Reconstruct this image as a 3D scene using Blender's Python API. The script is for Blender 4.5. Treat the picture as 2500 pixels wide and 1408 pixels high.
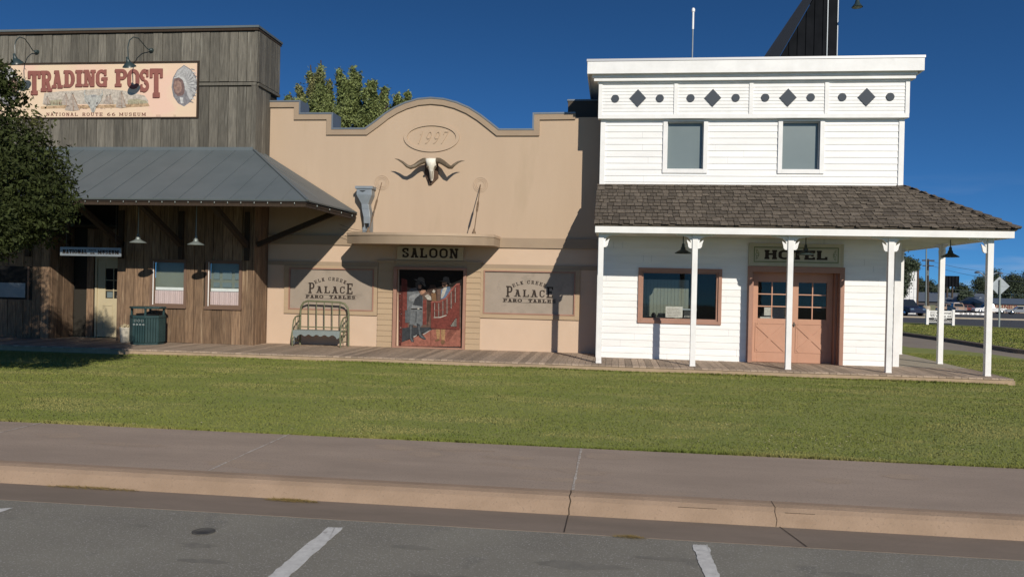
import bpy, bmesh, math, random
import numpy as np
from mathutils import Vector, Matrix
random.seed(7); rng = np.random.default_rng(7)
R = math.radians
for o in list(bpy.data.objects): bpy.data.objects.remove(o)
SC = bpy.context.scene; COL = SC.collection

# ------------------------------------------------------------------ camera
yaw, pitch, roll = R(7.15), R(-0.25), R(1.26); EYE = Vector((0, 0, 1.75)); FPX = 2000.0
fw = Vector((-math.sin(yaw)*math.cos(pitch), math.cos(yaw)*math.cos(pitch), math.sin(pitch)))
rt = Vector((math.cos(yaw), math.sin(yaw), 0)); up = rt.cross(fw)
cr = rt*math.cos(roll)+up*math.sin(roll); cu = -rt*math.sin(roll)+up*math.cos(roll)
cam = bpy.data.cameras.new('camera'); co = bpy.data.objects.new('camera', cam); COL.objects.link(co)
co.matrix_world = Matrix(((cr.x, cu.x, -fw.x, EYE.x), (cr.y, cu.y, -fw.y, EYE.y), (cr.z, cu.z, -fw.z, EYE.z), (0, 0, 0, 1)))
cam.sensor_width = 36; cam.lens = 36*FPX/2500; cam.clip_start = 0.1; cam.clip_end = 5000
SC.camera = co
def at(px, py, Y):      # the point at depth plane Y seen at that place of the photograph (used to read real sizes off it)
    d = cr*(px-1250)-cu*(py-704)+fw*FPX
    return EYE+d*(Y/d.y)

# ------------------------------------------------------------------ light
SUN = Vector((0.46, -1.0, 0.51)).normalized()
W = bpy.data.worlds.new("World"); SC.world = W; W.use_nodes = True
nt = W.node_tree; bg = nt.nodes['Background']
sky = nt.nodes.new('ShaderNodeTexSky'); sky.sky_type = 'NISHITA'; sky.sun_disc = False
sky.sun_elevation = math.asin(SUN.z); sky.sun_rotation = math.atan2(SUN.x, SUN.y)
sky.altitude = 600; sky.air_density = 1.0; sky.dust_density = 0.6; sky.ozone_density = 3.0
tc = nt.nodes.new('ShaderNodeTexCoord'); mp = nt.nodes.new('ShaderNodeMapping'); mp.vector_type = 'POINT'
mp.inputs['Scale'].default_value = (1, 1, 1.9); mp.inputs['Location'].default_value = (0, 0, 0.10)
nt.links.new(tc.outputs['Generated'], mp.inputs['Vector']); nt.links.new(mp.outputs['Vector'], sky.inputs['Vector'])
mx = nt.nodes.new('ShaderNodeMix'); mx.data_type = 'RGBA'; mx.blend_type = 'MULTIPLY'; mx.inputs[0].default_value = 1
nt.links.new(sky.outputs['Color'], mx.inputs[6]); mx.inputs[7].default_value = (0.40, 0.90, 1.32, 1)
# thin pale cloud wisps low over the horizon
def wn(t, **k):
    n = nt.nodes.new(t)
    for a, v in k.items(): setattr(n, a, v)
    return n
cmap = wn('ShaderNodeMapping'); cmap.inputs['Scale'].default_value = (3.5, 3.5, 22); nt.links.new(tc.outputs['Generated'], cmap.inputs['Vector'])
cn = wn('ShaderNodeTexNoise'); cn.inputs['Scale'].default_value = 1.6; cn.inputs['Detail'].default_value = 7; nt.links.new(cmap.outputs['Vector'], cn.inputs['Vector'])
cr1 = wn('ShaderNodeMapRange'); cr1.inputs[1].default_value = .50; cr1.inputs[2].default_value = .72; nt.links.new(cn.outputs['Fac'], cr1.inputs[0])
sx = wn('ShaderNodeSeparateXYZ'); nt.links.new(tc.outputs['Generated'], sx.inputs[0])
ce = wn('ShaderNodeMapRange'); ce.inputs[1].default_value = .13; ce.inputs[2].default_value = .03; nt.links.new(sx.outputs['Z'], ce.inputs[0])
cm_ = wn('ShaderNodeMath', operation='MULTIPLY'); nt.links.new(cr1.outputs[0], cm_.inputs[0]); nt.links.new(ce.outputs[0], cm_.inputs[1])
c2 = wn('ShaderNodeMath', operation='MULTIPLY'); c2.inputs[1].default_value = .5; nt.links.new(cm_.outputs[0], c2.inputs[0])
mc = wn('ShaderNodeMix', data_type='RGBA'); nt.links.new(c2.outputs[0], mc.inputs[0]); nt.links.new(mx.outputs[2], mc.inputs[6]); mc.inputs[7].default_value = (6.5, 7.2, 8.6, 1)
nt.links.new(mc.outputs[2], bg.inputs['Color']); bg.inputs['Strength'].default_value = 0.075
sl = bpy.data.lights.new('sun', 'SUN'); sl.energy = 4.2; sl.angle = R(0.5); sl.color = (1.0, 0.93, 0.82)
so = bpy.data.objects.new('sun', sl); COL.objects.link(so); so.location = (10, -20, 30)
so.rotation_euler = (-SUN).to_track_quat('-Z', 'Y').to_euler()
SC.view_settings.view_transform = 'Standard'; SC.view_settings.look = 'None'
SC.view_settings.exposure = 0; SC.view_settings.gamma = 1

# ------------------------------------------------------------------ materials
def pm(name, c, c2=None, scale=6, rough=.8, bump=0, bscale=None, island=0, stretch=(1, 1, 1), metal=0, spec=.3,
       detail=6, emit=None, speck=None, upn=0, c3=None, thr=.6, dist=.3):
    m = bpy.data.materials.new(name); m.use_nodes = True; t = m.node_tree; N = t.nodes; L = t.links
    b = N['Principled BSDF']; b.inputs['Roughness'].default_value = rough; b.inputs['Metallic'].default_value = metal
    b.inputs['Specular IOR Level'].default_value = spec
    g = N.new('ShaderNodeNewGeometry'); mpn = N.new('ShaderNodeMapping'); mpn.inputs['Scale'].default_value = stretch
    L.new(g.outputs['Position'], mpn.inputs['Vector'])
    out = None
    rgb = N.new('ShaderNodeRGB'); rgb.outputs[0].default_value = (*c, 1); out = rgb.outputs[0]
    def mixc(a, col, fac, blend='MIX'):
        q = N.new('ShaderNodeMix'); q.data_type = 'RGBA'; q.blend_type = blend
        L.new(a, q.inputs[6])
        if isinstance(col, tuple): q.inputs[7].default_value = (*col, 1)
        else: L.new(col, q.inputs[7])
        if isinstance(fac, float): q.inputs[0].default_value = fac
        else: L.new(fac, q.inputs[0])
        return q.outputs[2]
    def noise(s, lo, hi, d=detail):
        n = N.new('ShaderNodeTexNoise'); n.inputs['Scale'].default_value = s; n.inputs['Detail'].default_value = d
        n.inputs['Roughness'].default_value = .6
        L.new(mpn.outputs['Vector'], n.inputs['Vector'])
        r = N.new('ShaderNodeMapRange'); r.inputs[1].default_value = lo; r.inputs[2].default_value = hi
        L.new(n.outputs['Fac'], r.inputs[0]); return r.outputs[0], n.outputs['Fac']
    if c2: out = mixc(out, c2, noise(scale, .35, .65)[0])
    if c3: out = mixc(out, c3, noise(scale*dist, thr, thr+.12)[0])
    if speck:
        n = N.new('ShaderNodeTexNoise'); n.inputs['Scale'].default_value = speck[1]; n.inputs['Detail'].default_value = 2; L.new(g.outputs['Position'], n.inputs['Vector'])
        rr = N.new('ShaderNodeMapRange'); rr.inputs[1].default_value = speck[2]; rr.inputs[2].default_value = speck[2]+.08; L.new(n.outputs['Fac'], rr.inputs[0]); out = mixc(out, speck[0], rr.outputs[0])
    if island:
        r = N.new('ShaderNodeMapRange'); r.inputs[3].default_value = 1-island; r.inputs[4].default_value = 1+island
        L.new(g.outputs['Random Per Island'], r.inputs[0])
        cx = N.new('ShaderNodeCombineColor'); [L.new(r.outputs[0], cx.inputs[i]) for i in range(3)]
        out = mixc(out, cx.outputs[0], 1.0, 'MULTIPLY')
    L.new(out, b.inputs['Base Color'])
    if bump:
        _, f = noise(bscale or scale*4, 0, 1)
        bp = N.new('ShaderNodeBump'); bp.inputs['Strength'].default_value = min(1, bump); bp.inputs['Distance'].default_value = .01*max(1, bump)
        L.new(f, bp.inputs['Height']); L.new(bp.outputs[0], b.inputs['Normal'])
    if upn:                                 # leaf blades shade mostly with the sky-facing side of the turf
        q = N.new('ShaderNodeMix'); q.data_type = 'VECTOR'; q.inputs[0].default_value = upn; L.new(g.outputs['Normal'], q.inputs[4]); q.inputs[5].default_value = (0, 0, 1)
        vn = N.new('ShaderNodeVectorMath'); vn.operation = 'NORMALIZE'; L.new(q.outputs[1], vn.inputs[0]); L.new(vn.outputs[0], b.inputs['Normal'])
    if emit:
        b.inputs['Emission Color'].default_value = (*emit, 1); b.inputs['Emission Strength'].default_value = 1
    return m
def glass(name, tint=(.05, .06, .06), base=.55):
    m = bpy.data.materials.new(name); m.use_nodes = True; t = m.node_tree; N = t.nodes; L = t.links
    N.remove(N['Principled BSDF']); o = N['Material Output']
    tr = N.new('ShaderNodeBsdfTransparent'); tr.inputs[0].default_value = (base, base*1.02, base*1.02, 1)
    gl = N.new('ShaderNodeBsdfGlossy'); gl.inputs['Roughness'].default_value = .02
    f = N.new('ShaderNodeFresnel'); f.inputs[0].default_value = 1.3
    x = N.new('ShaderNodeMixShader'); L.new(f.outputs[0], x.inputs[0]); L.new(tr.outputs[0], x.inputs[1]); L.new(gl.outputs[0], x.inputs[2])
    L.new(x.outputs[0], o.inputs['Surface']); return m
M = dict(
 white=pm('white_paint', (.80, .79, .77), (.72, .71, .69), 3, .55, .15, 40, c3=(.62, .61, .58), thr=.66),
 siding=pm('white_siding', (.82, .81, .785), (.75, .74, .72), 2.5, .5, .3, 25, stretch=(.4, 1, 3), island=.035, c3=(.66, .645, .60), thr=.66, dist=1.5),
 trimgrey=pm('cap_metal', (.42, .42, .43), rough=.45, metal=.3),
 ornament=pm('ornament_grey', (.055, .065, .08), rough=.7),
 shake=pm('cedar_shake', (.145, .118, .09), (.092, .076, .06), 14, .9, .8, 60, island=.3, stretch=(3, 1, 1), c3=(.16, .135, .11), thr=.6),
 soffit=pm('porch_soffit', (.60, .59, .54), (.5, .5, .45), 2, .8),
 salmon=pm('salmon_paint', (.49, .27, .18), (.45, .245, .16), 2.5, .55, .15, 30),
 salmon2=pm('salmon_trim', (.36, .20, .145), (.31, .17, .12), 2.5, .6, .15, 30),
 stucco=pm('tan_stucco', (.48, .36, .255), (.455, .34, .24), 1.4, .95, .5, 90, c3=(.44, .33, .23), thr=.55, dist=1.2, stretch=(1, 1, .22)),
 stucco2=pm('tan_band', (.345, .26, .18), (.315, .235, .165), 1.6, .9, .4, 90),
 stucco3=pm('pale_stucco', (.57, .425, .31), (.54, .40, .29), 1.5, .95, .5, 90),
 baytan=pm('tan_siding', (.42, .31, .20), (.385, .28, .18), 2, .8, .3, 40, stretch=(.4, 1, 3)),
 coping=pm('coping_metal', (.17, .195, .215), (.2, .22, .24), 2, .4, metal=.4),
 wood=pm('weathered_wood', (.165, .15, .122), (.095, .087, .072), 7, .9, .9, 30, island=.3, stretch=(4, 4, .35), c3=(.225, .21, .175), thr=.6),
 woodb=pm('brown_wood', (.25, .162, .098), (.125, .08, .052), 7, .9, .8, 30, island=.28, stretch=(4, 4, .35), c3=(.35, .25, .16), thr=.58),
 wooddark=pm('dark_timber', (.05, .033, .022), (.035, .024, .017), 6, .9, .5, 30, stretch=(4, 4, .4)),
 backing=pm('board_backing', (.03, .026, .02), rough=.95),
 tin=pm('grey_metal_roof', (.135, .155, .16), (.115, .135, .14), 1.2, .5, .05, 8, metal=.15, c3=(.16, .18, .185), thr=.6),
 deck=pm('deck_board', (.43, .33, .245), (.30, .23, .175), 9, .9, .6, 40, island=.25, stretch=(4, .4, 4)),
 concrete=pm('deck_concrete', (.42, .31, .20), (.34, .25, .165), 4, .95, .5, 50, c3=(.25, .19, .13), thr=.6),
 concrete2=pm('pale_concrete', (.40, .345, .26), (.35, .30, .23), 3, .95, .3, 50),
 walk=pm('pavement_concrete', (.41, .315, .24), (.335, .258, .197), 1.3, .9, .5, 60, stretch=(.5, 1.4, 1), c3=(.47, .34, .24), thr=.58, speck=((.27, .22, .175), 60, .58)),
 curb=pm('curb_concrete', (.345, .245, .17), (.29, .205, .14), 2.5, .95, .6, 50, stretch=(1, 1, 1.5), c3=(.23, .155, .10), thr=.6, speck=((.27, .195, .135), 45, .62)),
 gutter=pm('gutter_concrete', (.25, .195, .15), (.21, .165, .125), 2.5, .95, .5, 60, stretch=(.4, 1.5, 1)),
 asphalt=pm('asphalt', (.27, .25, .20), (.225, .207, .168), 1.1, .95, .9, 120, c3=(.17, .16, .14), thr=.6, dist=1.6, speck=((.38, .36, .32), 75, .58)),
 asphalt2=pm('far_asphalt', (.085, .083, .082), (.07, .07, .07), .2, .95),
 drive=pm('driveway', (.30, .25, .195), (.26, .215, .17), .6, .95, .3, 20),
 line=pm('line_paint', (.68, .66, .61), (.54, .52, .48), 14, .9, .4, 60, c3=(.27, .25, .22), thr=.6, dist=.8),
 dirt=pm('lawn_soil', (.27, .28, .078), (.21, .24, .062), 2, .95, .5, 40),
 grass=pm('grass_blades', (.275, .295, .072), (.195, .24, .052), .55, .8, island=.12, c3=(.38, .35, .12), thr=.50, dist=1.8, spec=.05, upn=.72, stretch=(.5, 1.3, 1)),
 lawnfar=pm('far_grass', (.17, .18, .05), (.125, .15, .037), 1.0, .95, .6, 20, c3=(.21, .20, .07), thr=.58),
 ground=pm('ground_dirt', (.15, .15, .08), (.12, .13, .06), .05, .95),
 dry=pm('dry_grass', (.30, .21, .07), (.22, .16, .05), 20, .9, island=.35),
 stain=pm('paving_stain', (.36, .275, .21), (.42, .315, .225), 3, .9, .5, 60, speck=((.27, .22, .175), 60, .58)), oil=pm('oil_stain', (.19, .176, .145), (.235, .217, .177), 9, .8, .9, 120, speck=((.28, .27, .24), 75, .62)),
 joint=pm('joint_sealant', (.62, .56, .48), (.35, .29, .24), 30, .9),
 crack=pm('crack_dark', (.06, .042, .028), rough=1),
 iron=pm('cast_iron', (.10, .094, .082), (.07, .066, .058), 20, .7, .5, 60),
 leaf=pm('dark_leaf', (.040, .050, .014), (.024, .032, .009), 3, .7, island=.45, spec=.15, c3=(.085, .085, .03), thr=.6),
 leaf2=pm('olive_leaf', (.175, .205, .07), (.125, .155, .05), 1.5, .6, island=.4, c3=(.19, .185, .08), thr=.58),
 leaf3=pm('far_leaf', (.065, .085, .05), (.045, .062, .037), .25, .8, island=.4, c3=(.07, .085, .04), thr=.57, dist=2),
 bark=pm('bark', (.08, .06, .045), (.05, .04, .03), 12, .95, .8, 30),
 black=pm('black_paint', (.012, .012, .013), rough=.6), ink=pm('sign_ink', (.03, .02, .014), rough=.7),
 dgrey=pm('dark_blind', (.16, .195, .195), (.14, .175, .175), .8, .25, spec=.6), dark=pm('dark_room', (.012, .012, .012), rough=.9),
 glass=glass('window_glass', base=.94), lampgreen=pm('lamp_enamel', (.028, .045, .045), rough=.35, spec=.5),
 lampgrey=pm('lamp_tin', (.22, .25, .24), rough=.4, metal=.3), lampwhite=pm('lamp_inside', (.6, .58, .5), rough=.5),
 steel=pm('galvanised', (.30, .33, .35), (.25, .28, .30), 5, .45, metal=.4),
 rust=pm('rod_rust', (.20, .135, .08), (.14, .09, .055), 20, .7), sage=pm('sage_paint', (.155, .16, .09), (.12, .125, .07), 10, .5, island=0),
 seat=pm('seat_blue', (.22, .25, .24), (.19, .22, .215), 5, .5), bin=pm('bin_green', (.028, .058, .058), (.022, .048, .05), 5, .5),
 cream=pm('cream_paint', (.50, .42, .27), (.46, .39, .25), 3, .6), potw=pm('pot_white', (.55, .50, .40), (.45, .41, .33), 6, .7),
 curtain=pm('pink_curtain', (.62, .47, .46), (.55, .42, .41), 12, .9, .6, 25, stretch=(8, 1, .5)), pframe=pm('window_frame_brown', (.16, .10, .07), rough=.8),
 paneg=pm('shaded_pane', (.19, .20, .155), (.17, .18, .14), 2, .3, spec=.5), frost=pm('frosted_pane', (.33, .27, .215), (.29, .24, .19), 2.2, .6, c3=(.26, .215, .17), thr=.55, dist=1.5),
 bone=pm('bone', (.88, .84, .73), (.76, .71, .59), 12, .7, .4, 40), horn=pm('horn', (.17, .13, .085), (.09, .066, .042), 12, .45), plaque=pm('plaque_wood', (.11, .065, .04), (.07, .042, .028), 15, .8),
 signw=pm('sign_cream', (.50, .47, .36), (.45, .42, .32), 4, .8), signg=pm('sign_green', (.16, .19, .10), rough=.8), signtan=pm('sign_tan', (.50, .43, .31), (.44, .38, .27), 4, .8),
 tpsign=pm('sign_peach', (.70, .55, .385), (.68, .50, .36), 1.2, .85, c3=(.72, .49, .38), thr=.5, dist=.6), brick=pm('letter_red', (.27, .10, .08), (.23, .085, .07), 6, .8), maroon=pm('letter_maroon', (.15, .055, .045), rough=.8),
 blackmetal=pm('black_metal_sheet', (.014, .015, .018), (.009, .010, .012), 1, .9, spec=.03), bluemetal=pm('black_seamed_roof', (.022, .026, .036), rough=.8, spec=.05), browndark=pm('dark_render', (.085, .07, .055), rough=.9),
 chrome=pm('chrome', (.6, .6, .6), rough=.2, metal=1), rubber=pm('tyre_rubber', (.02, .02, .02), rough=.9), autoglass=pm('car_glass', (.02, .025, .03), rough=.1, spec=.8),
 paper=pm('paper', (.6, .56, .5), (.45, .42, .38), 25, .9),
)
def flat(name, c, rough=.85):
    if name not in M: M[name] = pm(name, c, tuple(v*.62 for v in c), 16, rough, detail=4)
    return M[name]

# ------------------------------------------------------------------ object helpers
ORG = {}; WK = [1.0]
def tag(o, label=None, cat=None, group=None, kind=None):
    if label: o['label'] = label
    if cat: o['category'] = cat
    if group: o['group'] = group
    if kind: o['kind'] = kind
    return o
def thing(name, label, cat, loc=(0, 0, 0), group=None):
    o = bpy.data.objects.new(name, None); COL.objects.link(o); o.location = loc; o.empty_display_size = .2
    ORG[o] = Vector(loc); return tag(o, label, cat, group)
class MB:
    def __init__(s): s.v = []; s.f = []; s.m = []; s.s = []; s.mi = 0; s.k = 0
    def mat(s, i): s.mi = i; return s
    def add(s, vs, fs, smooth=False):
        n = len(s.v); s.v += [tuple(p) for p in vs]
        for f in fs: s.f.append([i+n for i in f]); s.m.append(s.mi); s.s.append(smooth)
        return s
    def box(s, x0, x1, y0, y1, z0, z1):
        return s.add([(x0, y0, z0), (x1, y0, z0), (x1, y1, z0), (x0, y1, z0), (x0, y0, z1), (x1, y0, z1), (x1, y1, z1), (x0, y1, z1)],
              [(0, 3, 2, 1), (4, 5, 6, 7), (0, 1, 5, 4), (1, 2, 6, 5), (2, 3, 7, 6), (3, 0, 4, 7)])
    def prism(s, pts, y0, y1):          # polygon in XZ, pushed from y0 (front) to y1
        n = len(pts)
        return s.add([(x, y0, z) for x, z in pts]+[(x, y1, z) for x, z in pts],
              [tuple(range(n)), tuple(range(2*n-1, n-1, -1))]+[(i, i+n, (i+1) % n+n, (i+1) % n) for i in range(n)])
    def prismx(s, pts, x0, x1):         # polygon in YZ
        n = len(pts)
        return s.add([(x0, y, z) for y, z in pts]+[(x1, y, z) for y, z in pts],
              [tuple(range(n)), tuple(range(2*n-1, n-1, -1))]+[(i, i+n, (i+1) % n+n, (i+1) % n) for i in range(n)])
    def prismz(s, pts, z0, z1):
        n = len(pts)
        return s.add([(x, y, z0) for x, y in pts]+[(x, y, z1) for x, y in pts],
              [tuple(range(n-1, -1, -1)), tuple(range(n, 2*n))]+[(i, (i+1) % n, (i+1) % n+n, i+n) for i in range(n)])
    def hexa(s, b, t): return s.add(list(b)+list(t), [(0, 3, 2, 1), (4, 5, 6, 7), (0, 1, 5, 4), (1, 2, 6, 5), (2, 3, 7, 6), (3, 0, 4, 7)])
    def bar(s, a, b, w, h=None, upv=(0, 0, 1)):
        a = Vector(a); b = Vector(b); h = h or w; d = (b-a).normalized(); u = Vector(upv)
        if abs(d.dot(u)) > .95: u = Vector((0, 1, 0))
        x = d.cross(u).normalized()*w/2; y = d.cross(x).normalized()*h/2
        return s.hexa([a-x-y, a+x-y, a+x+y, a-x+y], [b-x-y, b+x-y, b+x+y, b-x+y])
    def tube(s, path, r, n=8, closed=False):
        P = [Vector(p) for p in path]; rr = r if isinstance(r, (list, tuple)) else [r]*len(P)
        rings = []; prev = None
        for i, p in enumerate(P):
            if closed: d = (P[(i+1) % len(P)]-P[i-1]).normalized()
            else: d = (P[min(i+1, len(P)-1)]-P[max(i-1, 0)]).normalized()
            if prev is None:
                u = Vector((0, 0, 1)) if abs(d.z) < .9 else Vector((1, 0, 0)); x = d.cross(u).normalized()
            else: x = (prev-d*prev.dot(d)).normalized()
            prev = x; y = d.cross(x)
            rings.append([p+(x*math.cos(2*math.pi*k/n)+y*math.sin(2*math.pi*k/n))*rr[i] for k in range(n)])
        vs = [v for q in rings for v in q]; fs = []; m = len(P)
        for i in range(m if closed else m-1):
            for k in range(n): a = i*n; b = ((i+1) % m)*n; fs.append((a+k, a+(k+1) % n, b+(k+1) % n, b+k))
        if not closed: fs += [tuple(range(n-1, -1, -1)), tuple(range((m-1)*n, m*n))]
        return s.add(vs, fs, True)
    def lathe(s, prof, c, n=20, axis='z'):
        c = Vector(c); vs = []; fs = []
        for r, z in prof:
            for k in range(n):
                a = 2*math.pi*k/n; ca, sa = r*math.cos(a), r*math.sin(a)
                vs.append(c+(Vector((ca, sa, z)) if axis == 'z' else Vector((ca, z, sa)) if axis == 'y' else Vector((z, ca, sa))))
        for i in range(len(prof)-1):
            for k in range(n): fs.append((i*n+k, i*n+(k+1) % n, (i+1)*n+(k+1) % n, (i+1)*n+k))
        if prof[0][0] > 0: fs.append(tuple(range(n-1, -1, -1)))
        if prof[-1][0] > 0: fs.append(tuple(range((len(prof)-1)*n, len(prof)*n)))
        return s.add(vs, fs, True)
    def build(s, name, mats, parent=None, label=None, bevel=0, origin=None):
        me = bpy.data.meshes.new(name)
        og = ORG.get(parent, Vector()) if parent else (Vector(origin) if origin else Vector())
        k = WK[0]; me.from_pydata([(x*k-og.x, y-og.y, 1.75+(z-1.75)*k-og.z) for x, y, z in s.v], [], s.f)
        for m in (mats if isinstance(mats, (list, tuple)) else [mats]): me.materials.append(M[m] if isinstance(m, str) else m)
        me.polygons.foreach_set('material_index', s.m); me.polygons.foreach_set('use_smooth', s.s); me.update()
        bm = bmesh.new(); bm.from_mesh(me); bmesh.ops.recalc_face_normals(bm, faces=bm.faces); bm.to_mesh(me); bm.free()
        if any(s.s):
            me.set_sharp_from_angle(angle=R(40))
        o = bpy.data.objects.new(name, me); COL.objects.link(o)
        if parent: o.parent = parent; ORG[o] = og
        else: o.location = og; ORG[o] = og
        if label: o['label'] = label
        if bevel:
            b = o.modifiers.new('bevel', 'BEVEL'); b.width = bevel; b.segments = 2; b.limit_method = 'ANGLE'
        return o
def struct(mb, name, mat): return tag(mb.build(name, mat), kind='structure')
def copy_tree(o, parent=None):
    c = o.copy(); COL.objects.link(c)
    if parent: c.parent = parent
    for ch in list(o.children): copy_tree(ch, c)
    return c

def holes_cut(a0, a1, b0, b1, holes, lo, hi):
    segs = [(lo, hi)]
    for h0, h1, g0, g1 in holes:
        if g1 <= b0+1e-4 or g0 >= b1-1e-4: continue
        n = []
        for s0, s1 in segs:
            if h1 <= s0 or h0 >= s1: n.append((s0, s1)); continue
            if h0 > s0: n.append((s0, h0))
            if h1 < s1: n.append((h1, s1))
        segs = n
    return segs
def siding(mb, x0, x1, z0, z1, Y, row=.145, holes=(), proud=.015, joints=0):
    zs = set([z0, z1]); k = z0
    while k < z1: zs.add(round(k, 4)); k += row
    rows = sorted(zs)
    for h in holes:
        zs.update([z for z in (h[2], h[3]) if z0 < z < z1])
    zl = sorted(zs)
    for a, b in zip(zl[:-1], zl[1:]):
        if b-a < 1e-4: continue
        r0 = max(z for z in rows if z <= a+1e-5)
        fa = 1-(a-r0)/row; fb = 1-(b-r0)/row
        for s0, s1 in holes_cut(0, 0, a, b, holes, x0, x1):
            ya, yb = Y-proud*fa, Y-proud*max(0, fb)
            mb.add([(s0, ya, a), (s1, ya, a), (s1, yb, b), (s0, yb, b), (s0, Y+.02, a), (s1, Y+.02, a), (s0, Y+.02, b), (s1, Y+.02, b)],
                   [(0, 1, 2, 3), (0, 4, 5, 1), (0, 3, 6, 4), (1, 5, 7, 2)])
            if joints and b-a > .1:
                for _ in range(int((s1-s0)/joints+random.random()*.8)):
                    j = random.uniform(s0+.1, s1-.1) if s1-s0 > .4 else None
                    if j: mb.mat(1).add([(j, ya-.0012, a+.003), (j+.005, ya-.0012, a+.003), (j+.005, yb-.0012, b-.002), (j, yb-.0012, b-.002)], [(0, 1, 2, 3)]).mat(0)
def planks(mb, x0, x1, z0, z1, Y, w=.24, holes=(), t=.025, gap=.013, jit=.018, lap=False):
    x = x0
    while x < x1-.01:
        ww = w*random.uniform(.9, 1.1); e = min(x1, x+ww); dy = random.uniform(0, jit)
        segs = [(z0, z1)]
        for h0, h1, g0, g1 in holes:
            if e <= h0+.01 or x >= h1-.01: continue
            n = []
            for a, b in segs:
                if g1 <= a or g0 >= b: n.append((a, b)); continue
                if g0 > a: n.append((a, g0))
                if g1 < b: n.append((g1, b))
            segs = n
        for a, b in segs: mb.box(x, e-gap, Y-t-dy, Y, a+random.uniform(0, .01), b-random.uniform(0, .012))
        x = e

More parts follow.
